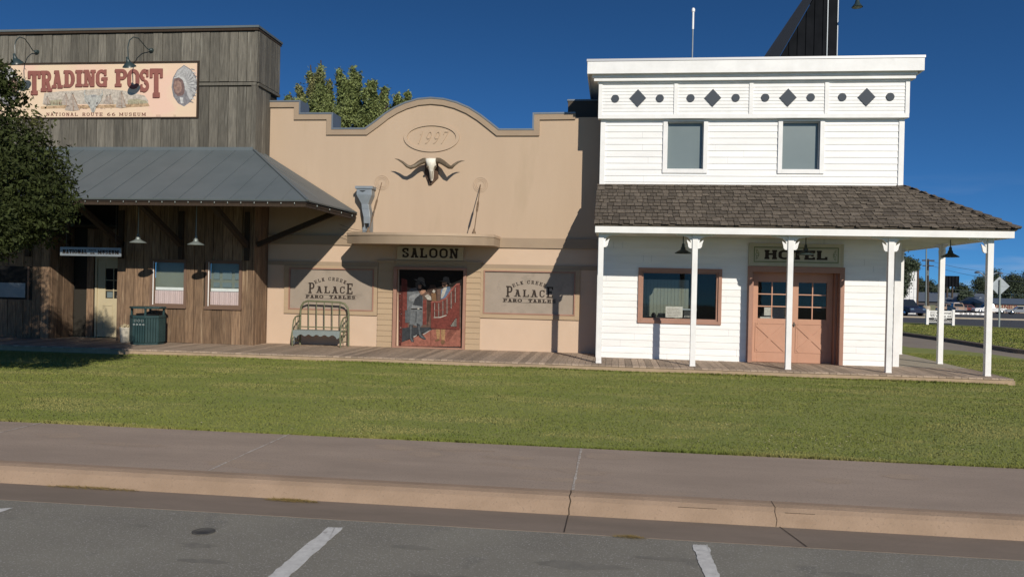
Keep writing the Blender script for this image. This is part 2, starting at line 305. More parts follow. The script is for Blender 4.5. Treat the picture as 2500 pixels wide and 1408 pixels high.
# ------------------------------------------------------------------ slab-serif lettering
def arc(cx, cy, rx, ry, a0, a1, wx, wy, n=14):
    out = []
    for i in range(n):
        q = []
        for a, s in ((a0+(a1-a0)*i/n, 1), (a0+(a1-a0)*(i+1)/n, 1), (a0+(a1-a0)*(i+1)/n, 0), (a0+(a1-a0)*i/n, 0)):
            a = R(a); q.append((cx+(rx-(0 if s else wx))*math.cos(a), cy+(ry-(0 if s else wy))*math.sin(a)))
        out.append(q)
    return out
def glyph(ch, w=.7, W=.2, T=.11, S=.09, serif=True):
    """polygons of a letter in a box w wide and 1 high; W stem, T hairline, S serif overhang"""
    P = []
    def V(x, y0=0, y1=1, b=True, t=True, l=True, r=True):
        P.append([(x, y0), (x+W, y0), (x+W, y1), (x, y1)])
        if serif:
            for f, y in ((b, y0), (t, y1-T)):
                if f: P.append([(x-(S if l else 0), y), (x+W+(S if r else 0), y), (x+W+(S if r else 0), y+T), (x-(S if l else 0), y+T)])
    def H(y, x0, x1): P.append([(x0, y), (x1, y), (x1, y+T), (x0, y+T)])
    def D(xa, ya, xb, yb, t=W): P.append([(xa, ya), (xa+t, ya), (xb+t, yb), (xb, yb)])
    def SR(x0, x1, y): 
        if serif: P.append([(x0, y), (x1, y), (x1, y+T), (x0, y+T)])
    def tip(x, y0, y1, t=None): t = t or T; P.append([(x, y0), (x+t, y0), (x+t, y1), (x, y1)])
    L = S if serif else 0; e = w-L; A = W*.9
    if ch in 'AΛ':
        D(L, 0, w/2-T*.7, 1, T*1.1); D(e-W, 0, w/2-W*.55, 1); H(.28, w*.28, w*.72); SR(0, L+W, 0); SR(e-W-.03, w, 0); SR(w*.22, w*.6, 1-T)
    elif ch == 'B': V(L, r=False); P.extend(arc(e-.25*w-.05, .27, .25*w+.05, .27, -90, 90, A, T)); P.extend(arc(e-.25*w-.07, .75, .25*w+.03, .25, -90, 90, A, T)); [H(y, L, e-.25*w-.05) for y in (0, .465, 1-T)]
    elif ch in 'CG':
        P.extend(arc(w/2, .66, w/2-.01, .34, 35, 180, A, T)); P.extend(arc(w/2, .34, w/2-.01, .34, 180, 325, A, T)); P.append([(.01, .33), (.01+A, .33), (.01+A, .67), (.01, .67)])
        tip(w-T*1.3, .64, 1); 
        if ch == 'G': P.append([(w-A-.02, 0), (w-.02, 0), (w-.02, .42), (w-A-.02, .42)]); H(.38, w*.5, w+.03)
        else: tip(w-T*1.3, .16, .34)
    elif ch == 'D': V(L, r=False); H(0, L, w*.5); H(1-T, L, w*.5); P.extend(arc(w*.5, .5, e-w*.5+L, .5, -90, 90, A*1.1, T, 18))
    elif ch == 'E': V(L, r=False); H(0, L, w-.02); H(1-T, L, w-.02); H(.45, L, w*.7); tip(w-T-.02, 0, .28); tip(w-T-.02, .72, 1); tip(w*.62, .36, .62)
    elif ch == 'F': V(L); H(1-T, L, w-.02); H(.45, L, w*.7); tip(w-T-.02, .70, 1); tip(w*.62, .36, .62)
    elif ch == 'H': V(L); V(e-W); H(.45, L, e)
    elif ch == 'I': V(w/2-W/2)
    elif ch == 'K': V(L); D(L+W, .42, e-T*1.3, 1, T*1.3); D(e-W, 0, L+W, .52); SR(w*.55, w, 1-T); SR(w*.55, w+.02, 0)
    elif ch == 'L': V(L, r=True); H(0, L, w-.02); tip(w-T-.02, 0, .34)
    elif ch == 'M': V(L, r=False) if 0 else P.append([(L, 0), (L+T, 0), (L+T, 1), (L, 1)]); V(e-W, t=True); D(w/2-W*.4, .15, L, 1, W*.9); D(w/2-T*.4, .15, e-T, 1, T); SR(0, L*2+T, 0); SR(0, L+W*.9, 1-T)
    elif ch == 'N': P.append([(L, 0), (L+T, 0), (L+T, 1), (L, 1)]); P.append([(e-T, 0), (e, 0), (e, 1), (e-T, 1)]); D(e-W, 0, L, 1, W); SR(0, L*2+T, 0); SR(0, L+W, 1-T); SR(e-T-L, w, 1-T)
    elif ch in 'O0': 
        P.extend(arc(w/2, .66, w/2-.01, .34, 0, 180, A, T)); P.extend(arc(w/2, .34, w/2-.01, .34, 180, 360, A, T))
        for x in (.01, w-.01-A): P.append([(x, .33), (x+A, .33), (x+A, .67), (x, .67)])
    elif ch == 'P': V(L); H(1-T, L, w*.6); H(.40, L, w*.6); P.extend(arc(w*.6, .70, w*.4-.01, .30, -90, 90, A, T))
    elif ch == 'R': V(L); H(1-T, L, w*.55); H(.44, L, w*.55); P.extend(arc(w*.55, .72, w*.4-.01, .28, -90, 90, A, T)); D(w*.68, 0, w*.45, .46, W); SR(w*.62, w+.03, 0)
    elif ch == 'S':
        P.extend(arc(w/2, .74, w/2-.02, .26, 30, 270, A, T)); P.extend(arc(w/2, .27, w/2-.02, .27, -150, 90, A, T)); tip(w-T*1.4, .66, .97); tip(T*.4, .03, .34)
    elif ch == 'T': V(w/2-W/2, t=False); H(1-T, 0, w); tip(0, .68, 1); tip(w-T, .68, 1)
    elif ch == 'U': V(L, .3, 1, b=False); P.append([(e-T-.02, .3), (e-.02, .3), (e-.02, 1), (e-T-.02, 1)]); SR(e-T-L, w, 1-T); P.extend(arc((L+e)/2, .34, (e-L)/2, .34, 180, 360, A*.8, T))
    elif ch == '6': P.extend(arc(w/2, .32, w/2-.02, .32, 0, 360, A, T, 20)); P.extend(arc(w*.75, .4, w*.73, .6, 90, 185, A, T))
    elif ch == '9': P.extend(arc(w/2, .68, w/2-.02, .32, 0, 360, A, T, 20)); P.extend(arc(w*.25, .6, w*.73, .6, -90, 5, A, T))
    elif ch == '7': H(1-T, 0, w); D(w*.2, 0, w-W, 1-T, W); tip(0, .74, 1)
    elif ch == '1': V(w/2-W/2, t=False); D(w/2-W/2-.1, .72, w/2-W/2, 1, W*.7)
    return P
def put(mb, polys, fn, Y, th=.004, kmax=9):
    for p in polys:
        mb.k += 1; q = [fn(x, y) for x, y in p]
        mb.prism(q, Y-th-.00035*(mb.k % kmax), Y)
def word(mb, txt, x0, x1, z0, z1, Y, gap=.14, th=.004, widths=None, shear=0, **kw):
    ws = [(.42 if c == 'I' or c == '1' else .45 if c == ' ' else 1.0 if c == 'M' else .8 if c in 'NOH' else .7)*kw.get('wf', 1) for c in txt]
    kk = {k: v for k, v in kw.items() if k != 'wf'}
    tot = sum(ws)+gap*(len(txt)-1); sx = (x1-x0)/tot; x = x0
    for c, w in zip(txt, ws):
        if c != ' ': put(mb, glyph(c, w=w, **kk), lambda a, b, x=x: (x+a*sx+shear*b*(z1-z0), z0+b*(z1-z0)), Y, th)
        x += (w+gap)*sx
def sans(txt, size, bold=.0):           # built-in lettering -> list of faces in XZ (for very small print)
    cu_ = bpy.data.curves.new('t', 'FONT'); cu_.body = txt; cu_.size = size; cu_.offset = bold; cu_.align_x = 'CENTER'; cu_.align_y = 'CENTER'; cu_.resolution_u = 3
    ob = bpy.data.objects.new('t', cu_); COL.objects.link(ob); bpy.context.view_layer.update()
    me = bpy.data.meshes.new_from_object(ob.evaluated_get(bpy.context.evaluated_depsgraph_get()))
    V_ = [(v.co.x, v.co.y) for v in me.vertices]; F_ = [tuple(p.vertices) for p in me.polygons]
    bpy.data.objects.remove(ob); bpy.data.curves.remove(cu_); bpy.data.meshes.remove(me); return V_, F_
def puts(mb, txt, cx, cz, Y, width, height, bold=.0):
    V_, F_ = sans(txt, 1.0, bold); xs = [v[0] for v in V_]; ys = [v[1] for v in V_]
    sx = width/(max(xs)-min(xs)); sy = height/(max(ys)-min(ys)); mx_, my_ = (max(xs)+min(xs))/2, (max(ys)+min(ys))/2
    mb.add([(cx+(x-mx_)*sx, Y, cz+(y-my_)*sy) for x, y in V_], F_)

# ================================================================== GROUND
DK = .12                                   # boardwalk height
YP, YH, YS, YT, YE, YD = 17.65, 19.15, 20.1, 19.3, 17.40, 17.25   # porch posts, hotel wall, saloon wall, trading post wall, porch fascia, boardwalk edge
HK = 1.0186                                # the hotel's wall was measured as if at 18.8 m: true size for 19.15 m
def gz(Y): return -.03 if Y < 50 else max(-1.6, -.03-(Y-50)*.014)
m = MB(); ys = [-60, 8.5, 8.52, 50, 80, 110, 140, 162, 400, 1500, 4000]
zs_ = [-.17, -.17, -.03]+[gz(y) for y in ys[3:]]
for i in range(len(ys)-1):
    m.add([(-4000, ys[i], zs_[i]), (4000, ys[i], zs_[i]), (4000, ys[i+1], zs_[i+1]), (-4000, ys[i+1], zs_[i+1])], [(0, 1, 2, 3)])
struct(m, 'ground', 'ground')
m = MB(); m.box(-60, 60, -20, 6.3, -.168, -.15); struct(m, 'parking_lot', 'asphalt')
m = MB(); m.box(-60, 60, 6.302, 6.82, -.169, -.1475); struct(m, 'gutter', 'gutter')
cprof = [(6.80, -.168), (6.80, -.146), (6.825, -.10), (6.86, -.045), (6.90, -.015), (6.96, -.001), (7.03, .002), (7.03, -.168)]
m = MB(); m.prismx(cprof, -60, 60); struct(m, 'curb', 'curb')
m = MB(); m.box(-60, 60, 7.032, 8.90, -.168, 0); struct(m, 'pavement', 'walk')
def crackstrip(x, w, name='curb_crack', wob=.012):
    mm = MB(); pr = cprof[1:7]; pts = []
    for i, (y, z) in enumerate(pr):
        dx = random.uniform(-wob, wob); pts.append((x+dx, y-.002, z+.002))
    mm.add([(p[0]-w/2, p[1], p[2]) for p in pts]+[(p[0]+w/2, p[1], p[2]) for p in pts], [(i, i+1, i+7, i+6) for i in range(5)])
    return mm
cm = MB()
for x, w in ((-.33, .010), (1.34, .005)):
    q = crackstrip(x, w); cm.add(q.v, q.f)
for a, b in (((1.36, 6.80), (1.46, 6.31)), ((-.34, 6.80), (-.345, 6.31))):
    cm.add([(a[0]-.003, a[1], -.1425), (a[0]+.003, a[1], -.1425), (b[0]+.004, b[1], -.1425), (b[0]-.004, b[1], -.1425)], [(0, 1, 2, 3)])
x = -.2
while x < 4.2:                              # the long split along the curb's shoulder
    e = x+random.uniform(.1, .35)
    if random.random() < .4: y = 6.862+random.uniform(-.004, .004); cm.add([(x, y-.002, -.0465), (e, y-.002, -.045), (e, y, -.042), (x, y, -.043)], [(0, 1, 2, 3)])
    x = e+random.uniform(.02, .1)
struct(cm, 'curb_cracks', 'crack')
jm = MB()
for x in (-13, -9.85, -6.68, -3.63, -.32, 5.6):
    y = 7.05
    while y < 8.88:
        e = y+random.uniform(.04, .12); w = random.uniform(.006, .015); dx = random.uniform(-.002, .002)
        jm.add([(x-w+dx, y, .004), (x+w+dx, y, .004), (x+w+dx, e, .004), (x-w+dx, e, .004)], [(0, 1, 2, 3)]); y = e+random.uniform(0, .03)
struct(jm, 'pavement_joints', 'joint')
st = MB()                                  # old worn stain patches on the paving
for i in range(16):
    x0_, y0_, rx_, ry_ = random.uniform(-6.5, 4.5), random.uniform(7.35, 8.6), random.uniform(.12, .5), random.uniform(.06, .2); n_ = 18
    if x0_+rx_ > 5: continue
    st.add([(x0_+rx_*math.cos(k*6.283/n_)*random.uniform(.6, 1.1), y0_+ry_*math.sin(k*6.283/n_)*random.uniform(.6, 1.1), .0008+i*.0001) for k in range(n_)], [tuple(range(n_))])
tag(st.build('pavement_stains', 'stain'), kind='structure')
st = MB()
for i, (x0_, y0_, rx_, ry_) in enumerate(((-2.9, 5.5, .16, .07), (-2.7, 5.2, .22, .05), (-1.4, 5.75, .2, .06), (-.2, 5.6, .35, .10), (.1, 5.3, .3, .09), (1.6, 5.75, .2, .06), (2.0, 5.45, .3, .07), (-3.6, 5.85, .12, .04), (.45, 5.85, .3, .05), (-1.0, 5.15, .4, .1))):
    n_ = 22; st.add([(x0_+rx_*math.cos(k*6.283/n_)*random.uniform(.55, 1.1), y0_+ry_*math.sin(k*6.283/n_)*random.uniform(.55, 1.1), -.1492+i*.0001) for k in range(n_)], [tuple(range(n_))])
tag(st.build('asphalt_stains', 'oil'), kind='structure')
def ragged(pts, n=14, amp=.012):            # worn paint edge
    out = []
    for i in range(len(pts)):
        a, b = pts[i], pts[(i+1) % len(pts)]
        for k in range(n): t = k/n; out.append((a[0]+(b[0]-a[0])*t+random.uniform(-amp, amp), a[1]+(b[1]-a[1])*t+random.uniform(-amp, amp)))
    return out
m = MB()
for pts in ([(-2.155, 6.09), (-2.035, 6.10), (-2.03, 5.0), (-2.0, .5), (-2.13, .5), (-2.16, 5.0)], [(.613, 6.20), (.728, 6.22), (.735, 5.5), (.78, .5), (.65, .5), (.63, 5.5)],
            [(-4.93, 6.03), (-4.81, 6.10), (-4.80, 5.0), (-4.78, .5), (-4.9, .5), (-4.93, 5)], [(3.4, 6.2), (3.52, 6.2), (3.6, .5), (3.48, .5)]):
    q = ragged(pts, 16, .007); m.add([(x, y, -.1455) for x, y in q], [tuple(range(len(q)))])
struct(m, 'parking_lines', 'line')
c = at(497, 1298, 6); c = EYE+(c-EYE)*((-.15-1.75)/(c.z-1.75))
m = MB(); m.lathe([(.085, -.146), (.085, -.142), (.07, -.141), (.068, -.1425), (0, -.1425)], (c.x, c.y, 0), 24)
tag(m.build('drain_cover', 'iron', origin=(c.x, c.y, -.15)), 'small round dark iron cover set in the asphalt of the car park', 'cover')
# dry clippings caught in the gutter
def clippings(name, px, py, rx, ry, n, label):
    d = at(px, py, 6.5); t = (-.143-1.75)/(d.z-1.75); p = EYE+(d-EYE)*t; mm = MB()
    for i in range(n):
        a = random.uniform(0, 6.28); r = random.random()**.6; x = p.x+rx*r*math.cos(a); y = p.y+ry*r*math.sin(a); h = random.uniform(0, .018)*(1-r)
        th = random.gauss(0, .5)+(3.14 if random.random() < .5 else 0); L_ = random.uniform(.02, .06); w = .0025
        dx, dy = math.cos(th)*L_, math.sin(th)*L_
        mm.add([(x, y, -.142+h), (x+w, y+w, -.142+h), (x+dx, y+dy, -.139+h+random.uniform(0, .012))], [(0, 1, 2)])
    tag(mm.build(name, 'dry'), label, 'clippings', kind='stuff')
clippings('grass_clippings', 712, 1222, .24, .04, 800, 'dry straw clippings in the gutter left of the middle')
clippings('grass_clippings', 225, 1192, .45, .035, 700, 'long thin drift of dry clippings in the gutter at far left')
clippings('grass_clippings', 1540, 1311, .13, .025, 350, 'small tuft of dry clippings where gutter meets asphalt')

# lawns
m = MB(); m.prismz([(-60, 8.902), (60, 8.902), (60, 19.2), (15, 20), (12.5, 22), (11.44, 24.6), (11.2, 26.1), (10.8, 27.35), (9.6, 28.2), (9.66, 30), (9.3, 38), (8.8, 49), (-60, 49)], -.03, -.006)
struct(m, 'lawn_soil', 'dirt')
m = MB(); m.prismz([(9.6, 28.2), (10.8, 27.35), (11.2, 26.1), (11.44, 24.6), (12.5, 22), (15, 20), (60, 19.2), (60, 24.5), (14.3, 24.7), (12.9, 25.6), (12.33, 26.9), (12.3, 33), (11.9, 37), (11.5, 46), (11.3, 50), (8.8, 50), (9.3, 38), (9.66, 30)], -.03, -.015)
struct(m, 'driveway', 'drive')
isl = [(12.33, 26.9), (12.9, 25.6), (14.3, 24.7), (60, 24.5), (45, 29), (20.9, 45.2), (16.3, 49.4), (13, 49.8), (11.5, 48), (11.6, 44), (11.95, 37), (12.3, 33)]
m = MB(); m.prismz(isl, -.03, .11); m.mat(1)
inn = [(12.5, 27), (13, 25.8), (14.4, 24.9), (58, 24.7), (44.6, 28.9), (20.8, 45.0), (16.2, 49.2), (13.1, 49.6), (11.7, 47.9), (11.8, 44), (12.1, 37), (12.45, 33)]
m.add([(x, y, .114) for x, y in inn], [tuple(range(len(inn)))])
tag(m.build('traffic_island', ['gutter', 'lawnfar']), kind='structure')
m = MB()
for (ya, yb) in ((24, 50), (50, 78)): m.add([(5, ya, gz(ya)+.008), (300, ya, gz(ya)+.008), (300, yb, gz(yb)+.008), (5, yb, gz(yb)+.008)], [(0, 1, 2, 3)])
struct(m, 'main_road', 'asphalt2')
m = MB(); m.add([(5, 78.1, gz(78.1)+.03), (300, 78.1, gz(78.1)+.03), (300, 81, gz(81)+.03), (5, 81, gz(81)+.03)], [(0, 1, 2, 3)]); m.box(5, 300, 78, 78.1, gz(78)-.1, gz(78)+.14)
struct(m, 'median', 'concrete2')
m = MB()
for a, b in ((81, 110), (110, 140), (140, 162), (162, 200)): m.add([(5, a, gz(a)+.01), (300, a, gz(a)+.01), (300, b, gz(b)+.01), (5, b, gz(b)+.01)], [(0, 1, 2, 3)])
struct(m, 'far_road', 'asphalt2')

def blades(name, n, xr, yr, hmin, hmax, w, mask, label, z0=-.006, matn='grass'):
    x = rng.uniform(*xr, n); y = rng.uniform(0, 1, n)**1.25*(yr[1]-yr[0])+yr[0]
    k = mask(x, y); x = x[k]; y = y[k]; n = len(x)
    th = rng.uniform(0, 2*np.pi, n); h = rng.uniform(hmin, hmax, n)*(1+.25*np.sin(x*1.7+y*.6)*np.sin(y*2.3)); ww = w*(.6+y/16)
    lx, ly = rng.normal(0, .35, n)*h, rng.normal(0, .35, n)*h
    v = np.empty((n, 3, 3), np.float32)
    v[:, 0] = np.stack([x-np.cos(th)*ww, y-np.sin(th)*ww, np.full(n, z0)], 1); v[:, 1] = np.stack([x+np.cos(th)*ww, y+np.sin(th)*ww, np.full(n, z0)], 1)
    v[:, 2] = np.stack([x+lx, y+ly, z0+h], 1)
    me = bpy.data.meshes.new(name); me.vertices.add(3*n); me.vertices.foreach_set('co', v.ravel())
    me.loops.add(3*n); me.loops.foreach_set('vertex_index', np.arange(3*n, dtype=np.int32))
    me.polygons.add(n); me.polygons.foreach_set('loop_start', np.arange(0, 3*n, 3, dtype=np.int32)); me.update(calc_edges=True)
    me.materials.append(M[matn]); o = bpy.data.objects.new(name, me); COL.objects.link(o); return tag(o, label, 'grass', kind='stuff')
def lawnmask(x, y):
    inside = (x > -.79*y-.6) & (x < .61*y+4.0)
    deckm = ~((y > YD-.02+(x < -10.9)*(-.35)) & (x < 7.75))
    return inside & deckm & (y < 26.5-(x-9)*1.1*(x > 9.5)) & (y > 8.905)
blades('grass', 600000, (-15, 15), (8.9, 25.5), .008, .020, .0046, lawnmask, 'short mown green lawn between pavement and boardwalk')
lm = MB()
for i in range(260):
    y = 9.0+random.random()**2*6; x = random.uniform(-.6*y-1, .6*y+.5); h = random.uniform(.018, .032); a = random.uniform(0, 6.28); l = random.uniform(.006, .016)
    if i % 3: x = random.gauss(1.5+random.choice((0, 1.6)), .9); y = random.gauss(9.9, .5); y = max(9.02, y)
    lm.add([(x-l*math.cos(a), y-l*math.sin(a), h), (x+l*.4*math.sin(a), y-l*.4*math.cos(a), h+.004), (x+l*math.cos(a), y+l*math.sin(a), h+.006), (x-l*.4*math.sin(a), y+l*.4*math.cos(a), h)], [(0, 1, 2, 3)])
tag(lm.build('fallen_leaves', 'cream'), 'tiny pale fallen leaves scattered on the lawn near the pavement', 'leaves', kind='stuff')
blades('grass_edge', 14000, (-8, 6), (8.89, 8.96), .02, .045, .004, lambda x, y: x > -99, 'taller grass fringe along the pavement edge')
blades('grass_fringe', 9000, (-10.8, 7.7), (YD-.12, YD-.03), .02, .05, .006, lambda x, y: x > -99, 'longer grass along the foot of the boardwalk')

# ================================================================== BOARDWALK
m = MB(); m.box(-20, 7.62, YD+.0, 20.2, -.03, .088); struct(m, 'boardwalk_base', 'concrete')
m = MB(); m.box(6.2, 7.80, 18.85, 25.2, -.03, DK-.003); m.box(6.2, 7.86, 18.9, 25.3, -.03, .06); struct(m, 'side_walk', 'concrete2')
m = MB(); x = -20.0; k = 0
while x < 7.7:
    w = random.uniform(.135, .146); yb = YS if x < -.5 else YH+.05
    m.box(x, x+w-.007, YD-.03+random.uniform(-.008, .008), yb, .09+random.uniform(-.002, .002), DK+random.uniform(-.003, .003)); x += w
struct(m, 'boardwalk', 'deck')
m = MB(); m.box(-10.9, 7.85, YD-.045, YD-.004, -.03, .082); struct(m, 'boardwalk_edge', 'concrete')

# ================================================================== HOTEL
HX0, HX1 = -.39, 6.17
WK[0] = HK
HT = thing('hotel_building', 'white clapboard two storey hotel with shingled porch and salmon double doors', 'building', (2.9, YH, 0))
lw = (.60, 2.30, 1.03, 2.13); dr = (3.04, 4.90, DK, 2.16)
uw = [(1.10, 1.90, 4.44, 5.50), (3.615, 4.415, 4.44, 5.50)]
m = MB(); siding(m, HX0, HX1, DK, 2.92, YH, .148, [lw, dr], joints=2.6); siding(m, HX0, HX1, 4.0, 5.56, YH, .142, uw, joints=2.6)
m.box(HX0, lw[0], YH+.02, YH+.2, 0, 5.6); m.box(HX1-.02, HX1, YH+.021, 27, 0, 6.5); m.box(HX0, HX0+.02, YH+.201, 27, 0, 6.5); m.box(HX0, HX1, 26.98, 27, 0, 6.5)
m.box(HX0+.03, HX1-.03, YH+.3, 26.9, 6.5, 6.6); m.box(HX0+.03, HX1-.03, YH+.12, 26.9, 2.9, 2.95); m.box(HX0, HX1, YH+.02, YH+.1, 2.92, 4.0)
m.box(HX0+.02, HX1-.02, YH+.02, YH+.05, 5.56, 6.5)
m.build('wall', ['siding', 'trimgrey'], HT)
for x in (HX0-.012, HX1-.10): 
    m = MB(); m.box(x, x+.112, YH-.034, YH+.04, 3.98, 5.548); m.build('corner_board', 'white', HT, bevel=.004)
m = MB(); m.box(HX0-.012, HX0+.10, YH-.034, YH+.04, DK, 2.9); m.build('corner_board', 'white', HT, bevel=.004)
m = MB(); m.box(HX1-.12, HX1+.012, YH-.034, YH+.06, DK, 2.9); m.build('corner_board', 'white', HT, bevel=.004)
# frieze
FY = YH-.12
fz = MB(); siding(fz, HX0-.05, HX1+.04, 5.64, 6.37, FY, .075, proud=.012); fz.box(HX0-.05, HX1+.04, FY+.02, YH+.02, 5.64, 6.37)
fz.box(HX0-.07, HX1+.06, FY-.035, YH+.02, 5.553, 5.64)
for x in (HX0-.07, 1.22, 2.86, 4.47, HX1-.02): fz.box(x, x+.085, FY-.03, FY+.0, 5.642, 6.34)
FZ = fz.build('frieze', 'white', HT)
for x, z in ((.42, 6.01), (2.07, 6.005), (3.69, 6.0), (5.345, 6.0)):
    m = MB(); m.prism([(x-.185, z), (x, z-.20), (x+.185, z), (x, z+.20)], FY-.028, FY-.002); m.build('diamond', 'ornament', FZ)
for x in (-.086, .909, 1.586, 2.568, 3.204, 4.174, 4.838, 5.837):
    m = MB(); m.lathe([(.085, -.026), (.088, -.020), (.088, 0)], (x, FY-.002, 6.005), 24, 'y'); m.build('disc', 'ornament', FZ)
# cornice
m = MB(); m.box(HX0-.18, HX1+.15, YH-.25, YH, 6.375, 6.445); m.box(HX0-.33, HX1+.27, YH-.40, YH-.36, 6.505, 6.775)
m.box(HX0-.33, HX0-.30, YH-.36, 26.9, 6.505, 6.775); m.box(HX1+.24, HX1+.27, YH-.36, 26.9, 6.505, 6.775)
m.box(HX0-.30, HX1+.24, YH-.36, 26.9, 6.55, 6.58); m.box(HX0-.10, HX1+.08, YH-.17, YH, 6.34, 6.372); m.box(HX0-.22, HX1+.18, YH-.28, YH, 6.447, 6.549)
CN = m.build('cornice', 'white', HT, bevel=.004)
m = MB(); m.box(HX0-.345, HX1+.285, YH-.415, YH-.30, 6.778, 6.83); m.box(HX0-.345, HX1+.285, YH-.30, 26.9, 6.778, 6.80); m.build('roof_cap', 'trimgrey', HT)
for h in uw:
    x0, x1, z0, z1 = h; w = MB(); t = .095
    w.box(x0-t, x0, YH-.045, YH+.03, z0-t, z1+.04); w.box(x1, x1+t, YH-.045, YH+.03, z0-t, z1+.04); w.box(x0, x1, YH-.043, YH+.03, z0-t, z0-.002); w.box(x0, x1, YH-.043, YH+.03, z1, z1+.04)
    w.box(x0-t-.02, x1+t+.02, YH-.06, YH, z1+.042, z1+.05)
    w.box(x0, x0+.012, YH+.03, YH+.16, z0, z1); w.box(x1-.012, x1, YH+.03, YH+.16, z0, z1); w.box(x0+.012, x1-.012, YH+.03, YH+.16, z0, z0+.012); w.box(x0+.012, x1-.012, YH+.03, YH+.16, z1-.012, z1)
    WN = w.build('window', 'white', HT, bevel=.003)
    p = MB(); p.box(x0+.012, x1-.012, YH+.11, YH+.115, z0+.012, z1-.012); p.build('pane', 'dgrey', WN)
# display window
x0, x1, z0, z1 = lw; w = MB(); t = .075
for a in ((x0-t, x0, z0-t, z1+t), (x1, x1+t, z0-t, z1+t), (x0, x1, z0-t, z0-.001), (x0, x1, z1+.001, z1+t)): w.box(a[0], a[1], YH-.05, YH+.03, a[2], a[3])
t = .04
for a in ((x0, x0+t, z0, z1), (x1-t, x1, z0, z1), (x0+t, x1-t, z0, z0+t), (x0+t, x1-t, z1-t, z1)): w.box(a[0], a[1], YH-.01, YH+.12, a[2], a[3])
WN = w.build('window', 'salmon2', HT, bevel=.003)
p = MB(); p.box(x0+t, x1-t, YH+.07, YH+.075, z0+t, z1-t); p.build('pane', 'glass', WN)
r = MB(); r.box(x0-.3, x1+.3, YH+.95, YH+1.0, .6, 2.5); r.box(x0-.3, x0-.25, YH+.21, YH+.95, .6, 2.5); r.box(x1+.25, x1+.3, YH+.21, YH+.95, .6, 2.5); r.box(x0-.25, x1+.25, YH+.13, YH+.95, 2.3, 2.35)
r.mat(1).box(x0-.25, x1+.25, YH+.125, YH+.95, .98, 1.03)
r.mat(2)
xx = x0-.1
while xx < x0+1.05: r.box(xx, xx+.075, YH+.5, YH+.512+random.uniform(0, .008), 1.03, 1.95); xx += .08
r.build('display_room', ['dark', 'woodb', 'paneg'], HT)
m = MB(); m.box(1.16, 1.54, YH+.16, YH+.165, 1.09, 1.34); m.mat(1)
for i in range(6): m.box(1.19, 1.51-random.uniform(0, .1), YH+.157, YH+.1595, 1.12+i*.033, 1.125+i*.033)
tag(m.build('notice', ['paper', 'pframe'], origin=(1.35, YH+.16, 1.03)), 'cream paper notice propped inside the hotel display window', 'notice')
m = MB(); m.box(.82, 1.10, YH+.20, YH+.40, 1.03, 1.09); m.lathe([(.05, 0), (.06, .04), (.03, .09), (0, .1)], (.9, YH+.3, 1.09)); m.tube([(.98, YH+.3, 1.10), (1.02, YH+.3, 1.16), (1.12, YH+.3, 1.13)], .018)
tag(m.build('desk_telephone', 'black', origin=(.95, YH+.3, 1.03)), 'old black telephone lying on the hotel window sill left of the notice', 'telephone')
t_ = thing('typewriter', 'old dark typewriter on the hotel window sill right of the notice', 'typewriter', (1.70, YH+.32, 1.03))
m = MB(); m.box(1.56, 1.86, YH+.18, YH+.46, 1.03, 1.10); m.prismx([(YH+.30, 1.10), (YH+.46, 1.10), (YH+.46, 1.24), (YH+.34, 1.24)], 1.58, 1.84); m.build('body', 'black', t_)
m = MB(); m.lathe([(.022, -.17), (.022, .17)], (1.71, YH+.40, 1.27), 14, 'x'); m.build('roller', 'steel', t_)
m = MB()
for i in range(9):
    for j in range(3): m.lathe([(.011, 0), (.011, .008)], (1.585+i*.03+j*.006, YH+.20+j*.03, 1.102+j*.012), 8)
m.build('keys', 'paper', t_)
